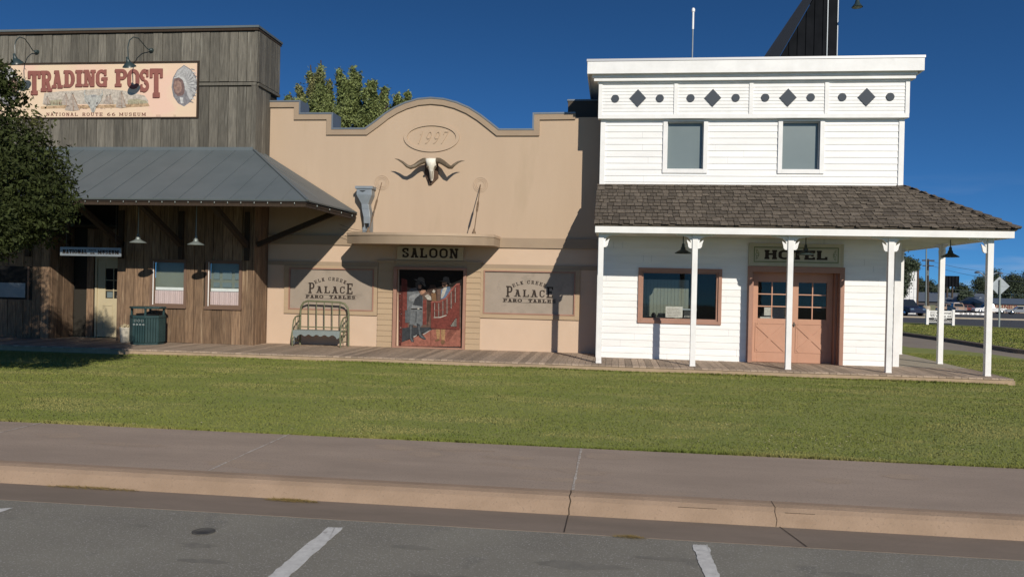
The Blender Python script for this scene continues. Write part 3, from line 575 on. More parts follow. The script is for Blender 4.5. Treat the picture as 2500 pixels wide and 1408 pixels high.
# double doors
x0, x1, z0, z1 = dr; D = MB(); t = .105
D.box(x0-t, x0, YH-.05, YH+.30, DK, z1+.13); D.box(x1, x1+t, YH-.05, YH+.30, DK, z1+.13); D.box(x0, x1, YH-.05, YH+.30, z1, z1+.13)
D.box(x0+.001, x0+.05, YH+.12, YH+.298, DK, z1-.002); D.box(x1-.05, x1-.001, YH+.12, YH+.298, DK, z1-.002)
D.box(x0-.01, x1+.01, YH-.03, YH+.36, DK-.01, DK+.015)
D.build('door_frame', 'salmon2', HT, bevel=.003)
def leaf(xa, xb, knob):
    d = MB(); Y0, Y1 = YH+.30, YH+.345; pa, pb = xa+.13, xb-.13; zb, zt = 1.12, 1.945
    d.box(xa, pa, Y0, Y1, DK+.02, z1-.0); d.box(pb, xb, Y0, Y1, DK+.02, z1-.0); d.box(pa, pb, Y0, Y1, DK+.02, zb); d.box(pa, pb, Y0, Y1, zt, z1)
    n = 2; cw = (pb-pa)/n
    d.box(pa+cw-.012, pa+cw+.012, Y0+.008, Y1-.008, zb, zt)
    for i in (1, 2): z = zb+(zt-zb)*i/3; d.box(pa, pb, Y0+.006, Y1-.006, z-.012, z+.012)
    qa, qb, ya, yb = pa-.03, pb+.03, .38, 1.0
    for (u0, u1, v0, v1) in ((qa, qb, ya-.02, ya), (qa, qb, yb, yb+.02), (qa-.02, qa, ya-.02, yb+.02), (qb, qb+.02, ya-.02, yb+.02)): d.box(u0, u1, Y0-.012, Y0-.001, v0, v1)
    for (a, b, o) in (((qa, yb), (qb, ya), .016), ((qa, ya), (qb, yb), .012)):
        v = Vector((b[0]-a[0], b[1]-a[1])).normalized(); nn = Vector((-v.y, v.x))*.045
        d.prism([(a[0]+nn.x*0, a[1]-nn.y), (b[0]-nn.x*0, b[1]-nn.y*1), (b[0], b[1]+nn.y), (a[0], a[1]+nn.y)] if 0 else
                [(a[0]-nn.x+v.x*.03, a[1]-nn.y+v.y*.03), (b[0]-nn.x-v.x*.03, b[1]-nn.y-v.y*.03), (b[0]+nn.x-v.x*.03, b[1]+nn.y-v.y*.03), (a[0]+nn.x+v.x*.03, a[1]+nn.y+v.y*.03)], Y0-o, Y0-.0015)
    L_ = d.build('door', 'salmon', HT, bevel=.003)
    p = MB(); p.box(pa, pb, YH+.325, YH+.328, zb, zt); p.build('pane', 'glass', L_)
    if knob:
        h = MB(); h.prism([(xa+.045, 1.06), (xa+.06, 1.035), (xa+.052, 1.0), (xa+.062, .97), (xa+.045, .93), (xa+.028, .97), (xa+.038, 1.0), (xa+.03, 1.035)], Y0-.012, Y0-.001)
        h.lathe([(.018, -.04), (.024, -.03), (.010, -.01), (.010, 0)], (xa+.045, Y0, .995), 12, 'y'); h.build('handle', 'iron', L_)
leaf(x0+.052, (x0+x1)/2-.004, False); leaf((x0+x1)/2+.004, x1-.052, True)
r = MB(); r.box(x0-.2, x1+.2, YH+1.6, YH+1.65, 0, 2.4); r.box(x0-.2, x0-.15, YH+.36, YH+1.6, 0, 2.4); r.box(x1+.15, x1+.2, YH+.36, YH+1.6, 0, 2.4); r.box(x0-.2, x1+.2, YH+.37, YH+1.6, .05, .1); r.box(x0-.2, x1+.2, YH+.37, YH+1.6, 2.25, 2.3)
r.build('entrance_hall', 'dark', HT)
m = MB(); m.box(3.35, 4.0, YH+.75, YH+1.1, 1.10, 1.14); m.box(3.45, 3.9, YH+.8, YH+.82, 1.14, 1.36)
tag(m.build('desk', 'paper', origin=(3.6, YH+.9, .1)), 'pale desk seen through the left hotel door glass', 'desk')
# porch roof
WK[0] = 1.0
EX = 7.90; ZT, ZB = 4.135, 3.06; HEL = -.44
SXT, SXB = HX1*HK+.01, EX
P = MB()
P.add([(HEL, YH, ZT), (SXT, YH, ZT), (SXB, YE-.03, ZB), (HEL, YE-.03, ZB), (HEL, YH, ZT-.05), (SXT, YH, ZT-.05), (SXB-.02, YE, ZB-.03), (HEL, YE, ZB-.03)],
      [(0, 1, 2, 3), (4, 7, 6, 5), (0, 3, 7, 4), (3, 2, 6, 7)])
P.add([(SXT, YH, ZT), (SXT, 25.2, ZT), (SXB, 25.2, ZB), (SXB, YE-.03, ZB)], [(0, 1, 2, 3)])
def shake_rows(mb, hip=True):
    n = 12; yb, yt = YE-.06, YH; sl = (ZT-ZB)/(yt-yb)
    for r_ in range(n):
        ta, tb = r_/n, min(1.0, (r_+1.35)/n); ya, yb2 = yb+(yt-yb)*ta, yb+(yt-yb)*tb; za, zb2 = ZB+(ZT-ZB)*ta, ZB+(ZT-ZB)*tb
        x = HEL-random.uniform(0, .1); xe = SXB+(SXT-SXB)*ta+.0
        while x < xe:
            w = random.uniform(.09, .19); e = min(x+w-.010, xe); a = max(x, HEL-.02)
            if e-a > .03:
                th = random.uniform(.012, .024); dd = random.uniform(-.022, .022); lift = .025+random.uniform(0, .010)
                d = random.uniform(-.006, .006)
                mb.hexa([(a, ya-dd, za-dd*sl+lift), (e, ya-dd+d, za-dd*sl+lift), (e, yb2, zb2+.002), (a, yb2, zb2+.002)],
                        [(a, ya-dd, za-dd*sl+lift+th), (e, ya-dd+d, za-dd*sl+lift+th), (e, yb2, zb2+.006), (a, yb2, zb2+.006)])
            x += w
shake_rows(P)
n = 11                                      # side slope and hip caps
for r_ in range(n):
    ta, tb = r_/n, min(1, (r_+1.35)/n); xa, xb = SXB+(SXT-SXB)*ta, SXB+(SXT-SXB)*tb; za, zb2 = ZB+(ZT-ZB)*ta, ZB+(ZT-ZB)*tb; y = YE+(YH-YE)*ta
    while y < 25.1:
        w = random.uniform(.12, .22); th = random.uniform(.014, .026)
        P.hexa([(xa+.03, y, za+.004), (xa+.03, y+w-.006, za+.004), (xb, y+w-.006, zb2), (xb, y, zb2)], [(xa+.03, y, za+.004+th), (xa+.03, y+w-.006, za+.004+th), (xb, y+w-.006, zb2+.004), (xb, y, zb2+.004)]); y += w
for i in range(13):
    t0, t1 = i/13, min(1.02, (i+1.5)/13); a = Vector((SXB+.05, YE-.10, ZB+.01)).lerp(Vector((SXT, YH, ZT)), t0); b = Vector((SXB+.05, YE-.10, ZB+.01)).lerp(Vector((SXT, YH, ZT)), t1)
    l = random.uniform(.028, .05)
    for s, off in ((-1, Vector((-.13, -.015, -.01))), (1, Vector((.02, .12, -.02)))):
        P.hexa([a+Vector((0, 0, l)), a+off+Vector((0, 0, l-.01)), b+off+Vector((0, 0, .004)), b+Vector((0, 0, .014))], [a+Vector((0, 0, l+.02)), a+off+Vector((0, 0, l+.01)), b+off+Vector((0, 0, .016)), b+Vector((0, 0, .028))])
P.build('porch_roof', 'shake', HT)
m = MB(); m.box(HEL, EX-.04, YE, YE+.03, 2.895, 3.03); m.box(EX-.07, EX-.04, YE+.03, 25.2, 2.895, 3.03); m.build('fascia', 'white', HT, bevel=.003)
m = MB(); m.box(HEL, EX-.07, YE+.03, YH-.02, 2.925, 2.945); m.box(HX1*HK, EX-.07, YH-.02, 25.15, 2.925, 2.945); m.box(HEL, HEL+.03, YE+.03, YH-.02, 2.946, 3.0); m.build('soffit', 'soffit', HT)
bk = [(.055, 2.60), (.11, 2.605), (.14, 2.64), (.15, 2.70), (.175, 2.785), (.12, 2.745), (.085, 2.72), (.105, 2.79), (.15, 2.835), (.25, 2.86), (.38, 2.868), (.43, 2.925), (.055, 2.925)]
def post(x, y, sides):
    p = MB(); h = .056; p.box(x-h, x+h, y-h, y+h, DK, 2.925); p.box(x-h-.004, x+h+.004, y-h-.004, y+h+.004, DK, DK+.03)
    o = p.build('porch_post', 'white', HT, bevel=.004)
    for s in sides:
        b = MB()
        if s in 'lr':
            sg = 1 if s == 'r' else -1; b.prism([(x+sg*a, z) for a, z in (bk if sg > 0 else bk[::-1])], y-.022, y+.022)
        else:
            sg = 1 if s == 'b' else -1; b.prismx([(y+sg*a, z) for a, z in bk], x-.022, x+.022)
        b.build('bracket', 'white', o)
for x, s in ((-.31, 'r'), (1.66, 'lr'), (3.61, 'lr'), (5.60, 'lr'), (7.51, 'lb')): post(x, YP, s)
for y in (20.33, 23.08): post(7.60, y, 'fb')
# hotel sign
WK[0] = HK
HS = thing('hotel_sign', 'cream board sign lettered HOTEL above the salmon doors', 'sign', (3.95, YH-.03, 2.3))
m = MB(); m.box(2.935, 4.97, YH-.06, YH-.022, 2.295, 2.80)
for a in ((2.95, 4.955, 2.30, 2.33), (2.95, 4.955, 2.765, 2.795), (2.945, 2.975, 2.331, 2.764), (4.93, 4.96, 2.331, 2.764)): m.box(a[0], a[1], YH-.075, YH-.06, a[2], a[3])
m.build('board', 'signw', HS)
m = MB(); Y = YH-.061
for a in ((3.05, 4.86, 2.375, 2.395), (3.05, 4.86, 2.70, 2.72), (3.05, 3.07, 2.395, 2.70), (4.84, 4.86, 2.395, 2.70), (3.085, 4.825, 2.408, 2.413), (3.085, 4.825, 2.682, 2.687)): m.box(a[0], a[1], Y-.004, Y, a[2], a[3])
for sx, cx in ((1, 3.10), (-1, 4.81)):
    for k, (dx, dz, rr) in enumerate(((.015, .09, .022), (.03, .05, .028), (.02, 0, .034), (.03, -.05, .028), (.015, -.09, .022), (.055, .02, .018), (.055, -.02, .018))):
        put(m, arc(cx+sx*dx, 2.547+dz, rr, rr, 0, 300, .009, .009, 8), lambda a, b: (a, b), Y, .003)
m.build('border', 'signg', HS)
m = MB(); word(m, 'HOTEL', 3.28, 4.63, 2.445, 2.65, Y, gap=.10, W=.30, T=.20, S=.05, wf=1.25); m.build('lettering', 'ink', HS)
WK[0] = 1.0

# ================================================================== SALOON
SL = thing('saloon_building', 'tan stucco saloon front with stepped and arched parapet', 'building', (-4.6, YS, 0))
top = [(-8.87, 6.29), (-8.085, 6.29), (-8.085, 5.975), (-7.218, 5.975), (-7.218, 5.587), (-6.336, 5.587)]
cx0, cz0, ra, rb = -4.66, 5.10, 1.86, 1.25
arcp = [(-6.05, 5.79), (-5.81, 5.975), (-5.57, 6.12), (-5.31, 6.235), (-4.99, 6.325), (-4.66, 6.352), (-4.34, 6.322), (-4.02, 6.24), (-3.70, 6.105), (-3.40, 5.92), (-3.15, 5.73)]
top += arcp+[(-2.935, 5.56), (-2.058, 5.56), (-2.058, 5.95), (-1.05, 5.96)]
wmur = (-5.42, -3.73, .155, 2.08)
m = MB()
body = [(-8.87, 2.78)]+top+[(-1.05, 5.88), (.2, 5.88), (.2, 2.78)]
m.prism(body, YS, YS+.5)
m.mat(1); 
m.box(-8.87, wmur[0], YS, YS+.5, DK, 2.779); m.box(wmur[1], .2, YS, YS+.5, DK, 2.779); m.box(wmur[0], wmur[1], YS, YS+.5, wmur[3], 2.779); m.box(wmur[0], wmur[1], YS+.02, YS+.5, DK, wmur[3]-.001)
m.mat(0); m.box(-8.87, -8.6, YS+.501, 32, 0, 5.2); m.box(-8.6, -.4, YS+.501, 32, 4.8, 4.9)
m.build('wall', ['stucco', 'stucco3'], SL)
def offs(pts, d):
    out = []
    for i, p in enumerate(pts):
        ns = []
        for a, b in ((i-1, i), (i, i+1)):
            if a < 0 or b >= len(pts): continue
            v = Vector((pts[b][0]-pts[a][0], pts[b][1]-pts[a][1])).normalized(); ns.append(Vector((v.y, -v.x)))
        n = sum(ns, Vector((0, 0))); n = n/max(.3, n.length**2/len(ns)) if len(ns) > 1 else n
        out.append((p[0]+n.x*d, p[1]+n.y*d))
    return out
def strip(mb, A, B, y0, y1):
    for i in range(len(A)-1): mb.prism([B[i], B[i+1], A[i+1], A[i]], y0, y1)
inn = offs(top, .135)
m = MB(); strip(m, top, inn, YS-.05, YS-.001); m.build('parapet_moulding', 'stucco2', SL)
cop = offs(top, -.04); m = MB(); strip(m, cop, top, YS-.065, YS+.54); m.build('coping', 'coping', SL)
# metal clad return faces of the steps
for x, z0, z1 in ((-8.083, 5.98, 6.30), (-7.216, 5.59, 5.98)): m = MB(); m.box(x, x+.012, YS-.02, YS+.53, z0+.04, z1+.02); m.build('parapet_flashing', 'coping', SL)

m = MB(); a = at(1387, 247, 20.9); m.box(a.x, .3, 20.9, 32, 4.9, a.z); m.mat(1).box(a.x-.02, .3, 20.88, 32, a.z+.001, a.z+.04); m.build('rear_block', ['browndark', 'coping'], SL)
m = MB(); m.box(-8.87, .15, YS-.05, YS-.001, 2.665, 2.905); m.box(-8.87, -5.93, YS-.03, YS-.001, 2.13, 2.235); m.box(-3.30, .15, YS-.03, YS-.001, 2.15, 2.25); m.build('band', 'stucco2', SL)
def ell(cx, cz, rx, rz, n=40): return [(cx+rx*math.cos(2*math.pi*i/n), cz+rz*math.sin(2*math.pi*i/n)) for i in range(n+1)]
m = MB(); strip(m, ell(-4.63, 5.39, .71, .365), ell(-4.63, 5.39, .625, .29), YS-.035, YS-.001); m.build('oval_moulding', 'stucco', SL)
m = MB()
for i, c in enumerate('1997'): put(m, glyph(c, w=.62, W=.10, T=.08, serif=False), lambda a, b, i=i: (-5.02+i*.205+a*.19+.10*b, 5.235+b*.31), YS-.001, .022)
m.build('date_lettering', 'stucco', SL)
for nm, (x0, x1, z0, z1), (t0, t1, t2, t3) in (('l', (-8.235, -6.06, 1.035, 2.04), (-8.385, -5.935, .90, 2.13)), ('r', (-3.20, -.99, 1.055, 2.07), (-3.305, -.85, .92, 2.15))):
    w = MB()
    for a in ((t0, x0-.03, t2, t3-.001), (x1+.03, t1, t2, t3-.001), (x0-.03, x1+.03, t2, z0-.03), (x0-.03, x1+.03, z1+.03, t3-.001)):
        if a[3]-a[2] > .005: w.box(a[0], a[1], YS-.045, YS-.001, a[2], a[3])
    w.mat(1)
    for a in ((x0-.03, x0, z0-.03, z1+.03), (x1, x1+.03, z0-.03, z1+.03), (x0, x1, z0-.03, z0), (x0, x1, z1, z1+.03)): w.box(a[0], a[1], YS-.06, YS-.002, a[2], a[3])
    WN = w.build('window', ['baytan', 'salmon2'], SL, bevel=.003)
    p = MB(); p.box(x0, x1, YS-.012, YS-.002, z0, z1); p.build('pane', 'frost', WN)
    L_ = MB(); Y = YS-.013; cxm = -7.165 if nm == 'l' else -2.08; zb = 1.435 if nm == 'l' else 1.46; u = .00183
    ws = [.62, .62, .62, .35, .62, .62, .62, .62, .62]; tx = 'ELK CREEK'; tot = 450*u; adv = tot/sum(v+.2 for v in ws); xx = -tot/2
    for c, wv in zip(tx, ws):
        xc = xx+wv*adv/2; th = -xc/(tot/2)*R(27); Rr = (tot/2)/math.sin(R(27)); px_, pz_ = cxm-Rr*math.sin(th), zb+.225+Rr*math.cos(th)-Rr*math.cos(R(27))
        if c != ' ': put(L_, glyph(c, w=.62, W=.17, T=.12, S=.08), lambda a, b: (px_+math.cos(th)*(a-.31)*adv-math.sin(th)*b*.085, pz_+math.sin(th)*(a-.31)*adv+math.cos(th)*b*.085), Y, .003)
        xx += (wv+.2)*adv
    big = 150*u; sm_ = 97*u; xs_ = -320*u
    for c, wv, hh in (('P', 88, big), ('A', 95, sm_), ('L', 85, sm_), ('A', 95, sm_), ('C', 72, sm_), ('E', 90, big)):
        put(L_, glyph(c, w=.75, W=.21, T=.12, S=.10), lambda a, b: (cxm+xs_+a/.75*wv*u, zb+b*hh-(0 if hh == sm_ else .012)), Y, .003); xs_ += (wv+22.6)*u
    for z in (zb-.045, zb-.145): L_.box(cxm-367*u, cxm+368*u, Y-.003, Y, z, z+.007)
    word(L_, 'FARO', cxm-355*u, cxm-100*u, zb-.13, zb-.055, Y, gap=.12, th=.003, W=.24, T=.2, S=.07); word(L_, 'TABLES', cxm-15*u, cxm+358*u, zb-.13, zb-.055, Y, gap=.12, th=.003, W=.24, T=.2, S=.07)
    L_.build('window_lettering', 'ink', WN)
# siding bay and painted panel
m = MB(); siding(m, -5.92, -5.50, DK, 2.24, YS-.03, .138, proud=.018); siding(m, -3.66, -3.30, DK, 2.26, YS-.03, .138, proud=.018); siding(m, -5.50, -3.66, 2.12, 2.30, YS-.03, .2, proud=.01)
m.box(-5.95, -5.50, YS-.06, YS-.001, 2.24, 2.30); m.box(-3.66, -3.27, YS-.06, YS-.001, 2.26, 2.30); m.build('siding_bay', 'baytan', SL)
m = MB(); x0, x1, z0, z1 = wmur
for a in ((x0-.085, x0, DK, z1+.06), (x1, x1+.07, DK, z1+.06), (x0, x1, z1, z1+.06), (x0, x1, DK, z0)): m.box(a[0], a[1], YS-.12, YS-.0, a[2], a[3])
m.build('panel_frame', 'salmon2', SL, bevel=.003)
MU = MB(); mats = []; Y0 = YS-.002
def mf(x, y): p = at(940+x/4.854, 580+y/4.854, YS); return (min(max(p.x, x0+.002), x1-.002), min(max(p.z, z0+.002), z1-.002))
def art(mb, lst, fn, Y, cols, base=0):
    for i, (c, pts) in enumerate(lst):
        if c not in cols: cols.append(c)
        mb.mat(cols.index(c)); q = [fn(*p) for p in pts]; yy = Y-.0004*(i+1)-base
        mb.add([(x, yy, z) for x, z in q], [tuple(range(len(q)))])
C_ = dict(night=(.012, .009, .007), floor=(.30, .115, .08), floord=(.22, .08, .055), red=(.17, .042, .032), redd=(.09, .022, .017), redl=(.27, .085, .065), slate=(.10, .11, .115), slated=(.04, .045, .05),
          coat=(.14, .15, .155), shirt=(.23, .24, .245), skin=(.36, .20, .13), hat=(.12, .11, .10), hatd=(.07, .065, .06), blue=(.12, .17, .25), tan=(.36, .21, .10), tand=(.18, .10, .05), cloth=(.45, .42, .36), brownd=(.06, .035, .025), mirror=(.13, .08, .06), spurs=(.4, .38, .35))
for k, v in C_.items(): flat('mural_'+k, v)
cols = []
mur = [('night', [(170, 380), (930, 380), (930, 1300), (170, 1300)]), ('mirror', [(180, 540), (500, 500), (900, 560), (900, 1100), (180, 1100)]), ('night', [(170, 380), (930, 380), (930, 560), (760, 590), (560, 620), (480, 640), (170, 560)]),
 ('red', [(195, 480), (262, 500), (270, 1060), (200, 1080)]), ('redd', [(160, 640), (212, 640), (200, 1290), (160, 1290)]), ('slated', [(205, 1070), (300, 1062), (545, 1060), (560, 1110), (420, 1130), (200, 1240)]),
 ('floor', [(190, 1290), (195, 1240), (330, 1190), (560, 1090), (700, 1075), (895, 1075), (895, 1290)]), ('floord', [(536, 1120), (546, 1118), (552, 1290), (536, 1290)]), ('floord', [(700, 1180), (770, 1090), (860, 1090), (740, 1240)]),
 ('red', [(440, 740), (492, 735), (494, 1030), (440, 1032)]), ('redl', [(440, 880), (476, 876), (476, 892), (440, 892)]),
 # far figures in the bar
 ('brownd', [(500, 620), (540, 560), (600, 560), (620, 640), (620, 760), (560, 790), (500, 1060), (500, 800)]), ('cloth', [(560, 640), (575, 615), (598, 630), (585, 660)]), ('tand', [(548, 660), (600, 650), (612, 760), (560, 770)]), ('mirror', [(470, 660), (520, 650), (545, 700), (520, 730), (475, 720)]),
 ('cloth', [(470, 690), (510, 670), (545, 700), (550, 740), (505, 735)]),
 # left man
 ('coat', [(262, 640), (310, 600), (370, 590), (400, 640), (420, 680), (450, 700), (446, 1030), (420, 1060), (350, 1040), (300, 1005), (240, 1005), (262, 850)]), ('slate', [(240, 860), (300, 850), (300, 1008), (240, 1008)]),
 ('shirt', [(285, 700), (330, 670), (410, 655), (430, 690), (380, 740), (320, 755), (285, 745)]), ('slated', [(360, 720), (430, 660), (446, 700), (446, 820), (330, 800)]), ('shirt', [(320, 795), (440, 815), (438, 850), (312, 848)]),
 ('night', [(312, 836), (440, 836), (440, 852), (312, 850)]), ('cloth', [(386, 832), (408, 832), (408, 850), (386, 850)]),
 ('coat', [(310, 850), (440, 852), (436, 940), (405, 1040), (365, 1000), (372, 930), (330, 1040), (290, 1030), (300, 950)]), ('slated', [(366, 870), (376, 870), (374, 960), (362, 1010)]),
 ('slated', [(290, 1030), (335, 1035), (325, 1130), (340, 1200), (345, 1235), (315, 1235), (295, 1200), (282, 1100)]), ('slate', [(300, 1040), (318, 1040), (312, 1180), (335, 1228), (320, 1232), (300, 1190)]),
 ('slated', [(375, 1010), (415, 1030), (430, 1130), (490, 1200), (470, 1208), (410, 1180), (390, 1120)]), ('slate', [(395, 1040), (408, 1040), (425, 1150), (480, 1198), (440, 1185), (405, 1150)]), ('spurs', [(335, 1170), (380, 1150), (380, 1158), (345, 1182)]), ('spurs', [(450, 1140), (540, 1090), (540, 1097), (460, 1150)]),
 ('skin', [(415, 650), (440, 610), (485, 625), (480, 650), (450, 668), (425, 680)]), ('hatd', [(360, 530), (400, 520), (438, 560), (430, 610), (395, 610), (365, 580)]), ('skin', [(395, 560), (434, 565), (430, 602), (400, 605)]),
 ('hat', [(340, 493), (385, 492), (400, 470), (440, 466), (470, 490), (472, 540), (486, 572), (470, 580), (430, 535), (380, 515)]), ('hatd', [(385, 492), (470, 535), (468, 545), (380, 515)]),
 # right man behind the swing door
 ('blue', [(665, 620), (700, 590), (770, 580), (780, 620), (740, 720), (660, 730)]), ('cloth', [(690, 600), (730, 585), (735, 600), (700, 690), (670, 725), (665, 690)]), ('skin', [(675, 530), (735, 525), (740, 570), (705, 590), (680, 575)]), ('brownd', [(690, 560), (725, 555), (722, 580), (700, 588)]),
 ('hat', [(630, 514), (685, 512), (695, 470), (720, 460), (758, 470), (768, 520), (785, 550), (765, 555), (730, 525), (690, 522)]),
 ('tan', [(605, 1085), (650, 1085), (655, 1150), (645, 1210), (620, 1200), (608, 1130)]), ('tan', [(665, 1085), (716, 1085), (712, 1200), (690, 1230), (668, 1200)]), ('tand', [(590, 1215), (630, 1195), (650, 1208), (630, 1226), (600, 1226)]), ('tand', [(664, 1225), (690, 1205), (712, 1225), (708, 1255), (680, 1262), (664, 1245)]),
 ('redd', [(545, 755), (640, 755), (720, 715), (790, 610), (850, 550), (890, 545), (885, 1090), (545, 1075)]), ('red', [(548, 950), (640, 945), (720, 925), (790, 830), (830, 770), (885, 750), (884, 1085), (548, 1070)]), ('red', [(545, 755), (575, 755), (578, 950), (545, 952)]), ('red', [(858, 560), (890, 545), (886, 760), (858, 765)]),
 ('redl', [(545, 752), (640, 752), (720, 708), (790, 602), (850, 543), (890, 538), (890, 556), (852, 562), (800, 622), (728, 728), (645, 770), (545, 770)])]
for i in range(17):
    x = 588+i*16.3; yt = np.interp(x, [545, 640, 720, 790, 850], [775, 775, 735, 630, 575]); yb = np.interp(x, [545, 640, 720, 790, 830, 885], [945, 942, 920, 830, 770, 750])
    mur.append(('redl' if i % 3 else 'cloth', [(x, yt), (x+5, yt-3), (x+5, yb), (x, yb)]))
mur += [('cloth', [(580, 940), (650, 938), (725, 915), (740, 920), (660, 948), (580, 950)]), ('redl', [(580, 860), (700, 850), (700, 858), (580, 868)]), ('night', [(770, 1050), (840, 950), (850, 950), (850, 1055)])]
for i in range(5): mur.append(('cloth', [(785+i*14, 1050), (785+i*14, 1030-i*18), (790+i*14, 1026-i*18), (790+i*14, 1050)]))
for i in range(30): mur.append(('cloth' if i % 4 == 0 else 'redl', [(172+random.uniform(0, 30), yy := 660+i*20), (176+random.uniform(0, 26), yy+3), (174+random.uniform(0, 24), yy+9)]))
art(MU, mur, mf, Y0, cols)
MU.mat(0)
tag(MU.build('painted_panel', [M['mural_'+c] for c in cols], SL), 'painted scene of two hatted men by red swing doors')
# SALOON board
t_ = thing('saloon_sign', 'tan board lettered SALOON under the flat canopy', 'sign', (-4.6, YS-.08, 2.32))
a = at(972, 637, YS-.10); b = at(1131, 600, YS-.10)
m = MB(); m.box(-5.42, -3.74, YS-.12, YS-.062, 2.325, 2.655); m.build('board', 'signtan', t_)
m = MB(); word(m, 'SALOON', -5.30, -3.87, 2.375, 2.615, YS-.121, gap=.16, W=.21, T=.17, S=.07); m.build('lettering', 'ink', t_)
# canopy
cp = [(-6.40, YS-.001), (-6.40, YS-1.08)]+[(x_, YS-float(np.interp(x_, [-6.4, -6.0, -5.6, -5.2, -4.8, -4.4, -4.0, -3.6, -3.25, -2.98, -2.84], [1.08, 1.45, 1.75, 1.98, 2.12, 2.18, 2.14, 2.0, 1.75, 1.4, 1.05]))) for x_ in [-6.4+3.56*(.5-.5*math.cos(math.pi*i_/40)) for i_ in range(1, 41)]]+[(-2.84, YS-.001)]
t_ = thing('entrance_canopy', 'flat tan canopy projecting over the saloon door', 'canopy', (-4.7, YS-.1, 2.67))
m = MB(); m.prismz(cp, 2.665, 2.86); m.mat(1); m.prismz([(x+(.01 if x > -4 else -.01), y-(.015 if y < YS-.1 else 0)) for x, y in cp], 2.862, 2.925); m.mat(2); m.box(-6.35, -2.95, YS-.9, YS-.002, 2.926, 2.932); m.v = [(x, y, z-.04*max(0, (YS-y-.9))) for x, y, z in m.v]; sb_ = m.build('slab', ['stucco2', 'stucco', 'rust'], t_); sb_.data.polygons.foreach_set('use_smooth', [abs(f_.normal.z) < .5 for f_ in sb_.data.polygons]); sb_.data.set_sharp_from_angle(angle=R(30))
for px, py, ax, ay in ((932, 446, 899, 563), (1173, 451, 1157, 568)):
    A = at(px, py, YS-.02); B = at(ax, ay, YS-1.2); B.z = 2.92
    m = MB(); m.tube([A, B], .011, 6); m.tube([B+(A-B)*.42, B+(A-B)*.46, B+(A-B)*.62, B+(A-B)*.66], [.012, .026, .026, .012], 8); m.build('tension_rod', 'rust', t_)
    m = MB(); m.lathe([(.05, 0), (.045, .03), (.02, .09), (.015, .12)], B, 12); m.build('rod_anchor', 'rust', t_)
    m = MB()
    for rr in (.10, .14, .18): m.tube([(A.x+rr*math.cos(k*.2618), YS-.004, A.z+rr*math.sin(k*.2618)) for k in range(24)], .009, 6, True)
    m.build('rosette', 'stucco', t_)
# rainwater head
t_ = thing('rainwater_head', 'grey metal rainwater head standing on the left end of the canopy', 'rainwater head', (-6.28, YS-.2, 2.93))
S_ = [(870.4, 907, 460), (870.4, 907, 476), (881, 898, 497), (882, 900, 510), (887, 903, 530), (887.5, 903, 545)]
m = MB(); yf = YS-.31; yb = YS-.03; L_ = [(at(a, y, yf), at(b, y, yf)) for a, b, y in S_]
for (a, b), (c, d), f0, f1 in zip(L_[:-1], L_[1:], (1, 1, .7, .7, .9), (1, .7, .7, .9, .9)):
    y0a = yf; y0c = yf
    m.hexa([(c.x, yf+.14*(1-f1), c.z), (d.x, yf+.14*(1-f1), c.z), (d.x, yb, c.z), (c.x, yb, c.z)], [(a.x, yf+.14*(1-f0), a.z), (b.x, yf+.14*(1-f0), a.z), (b.x, yb, a.z), (a.x, yb, a.z)])
a, b = L_[0]; m.build('body', 'steel', t_, bevel=.004)
m = MB(); m.box(a.x-.03, b.x+.03, yf-.03, YS-.002, a.z-.01, a.z+.06); m.build('rim', 'steel', t_, bevel=.004)
m = MB(); m.prism([(a.x+.07+.17*k/8, a.z-.05-.035*math.sin(math.pi*k/8)) for k in range(9)], yf-.003, yf+.001); m.build('overflow_slot', 'black', t_)
a, b = L_[-1]; m = MB(); m.box(b.x-.03, b.x, yf+.02, yb, 2.935, a.z); m.box(a.x-.03, a.x+.02, yf+.02, yb, 2.935, a.z-.1); m.box(a.x+.02, b.x-.03, yb-.03, yb, 2.935, a.z); m.prism([(a.x-.03, 2.935), (a.x+.08, 2.935), (a.x+.02, a.z)], yf+.015, yf+.03); m.tube([(b.x-.07, yf, 2.96), (b.x-.09, yf, 3.03), (b.x-.05, yf, 3.10), (b.x-.03, yf, 3.03), (b.x-.07, yf, 2.96)], .012); m.build('outlet', 'steel', t_)
# longhorn skull
t_ = thing('longhorn_skull', 'longhorn cattle skull on a wooden plaque under the date oval', 'skull', (-4.58, YS-.02, 4.2))
def zp(x, y, d): p = at(940+x/7.41, 290+y/7.41, YS-d); return (p.x, p.z)
def zq(x, y, d): return at(940+x/7.41, 290+y/7.41, YS-d)
m = MB(); m.prism([zp(*q, .04) for q in ((740, 730), (958, 735), (962, 1072), (840, 1195), (800, 1195), (715, 975))], YS-.05, YS-.002); m.build('plaque', 'plaque', t_, bevel=.005)
m = MB(); secs = [(835, 722, 105, .30, .09), (835, 745, 112, .33, .11), (838, 790, 104, .34, .13), (840, 825, 92, .33, .13), (842, 870, 88, .31, .12), (843, 910, 62, .29, .11), (844, 960, 45, .26, .10), (845, 1020, 38, .22, .08), (846, 1080, 32, .18, .07), (846, 1125, 18, .15, .05)]
vs = []; n = 14
for cx, cy, hw, d, dep in secs:
    c = zq(cx, cy, d-.06); r_ = hw/7.41*.0099
    for k in range(n): a_ = 2*math.pi*k/n; vs.append((c.x+r_*math.cos(a_), c.y+dep*math.sin(a_)*(1 if math.sin(a_) < 0 else .6), c.z))
m.add(vs, [(i*n+k, i*n+(k+1) % n, (i+1)*n+(k+1) % n, (i+1)*n+k) for i in range(len(secs)-1) for k in range(n)]+[tuple(range(n)), tuple(range((len(secs)-1)*n, len(secs)*n))], True)
SK = m.build('skull', 'bone', t_)
m = MB()
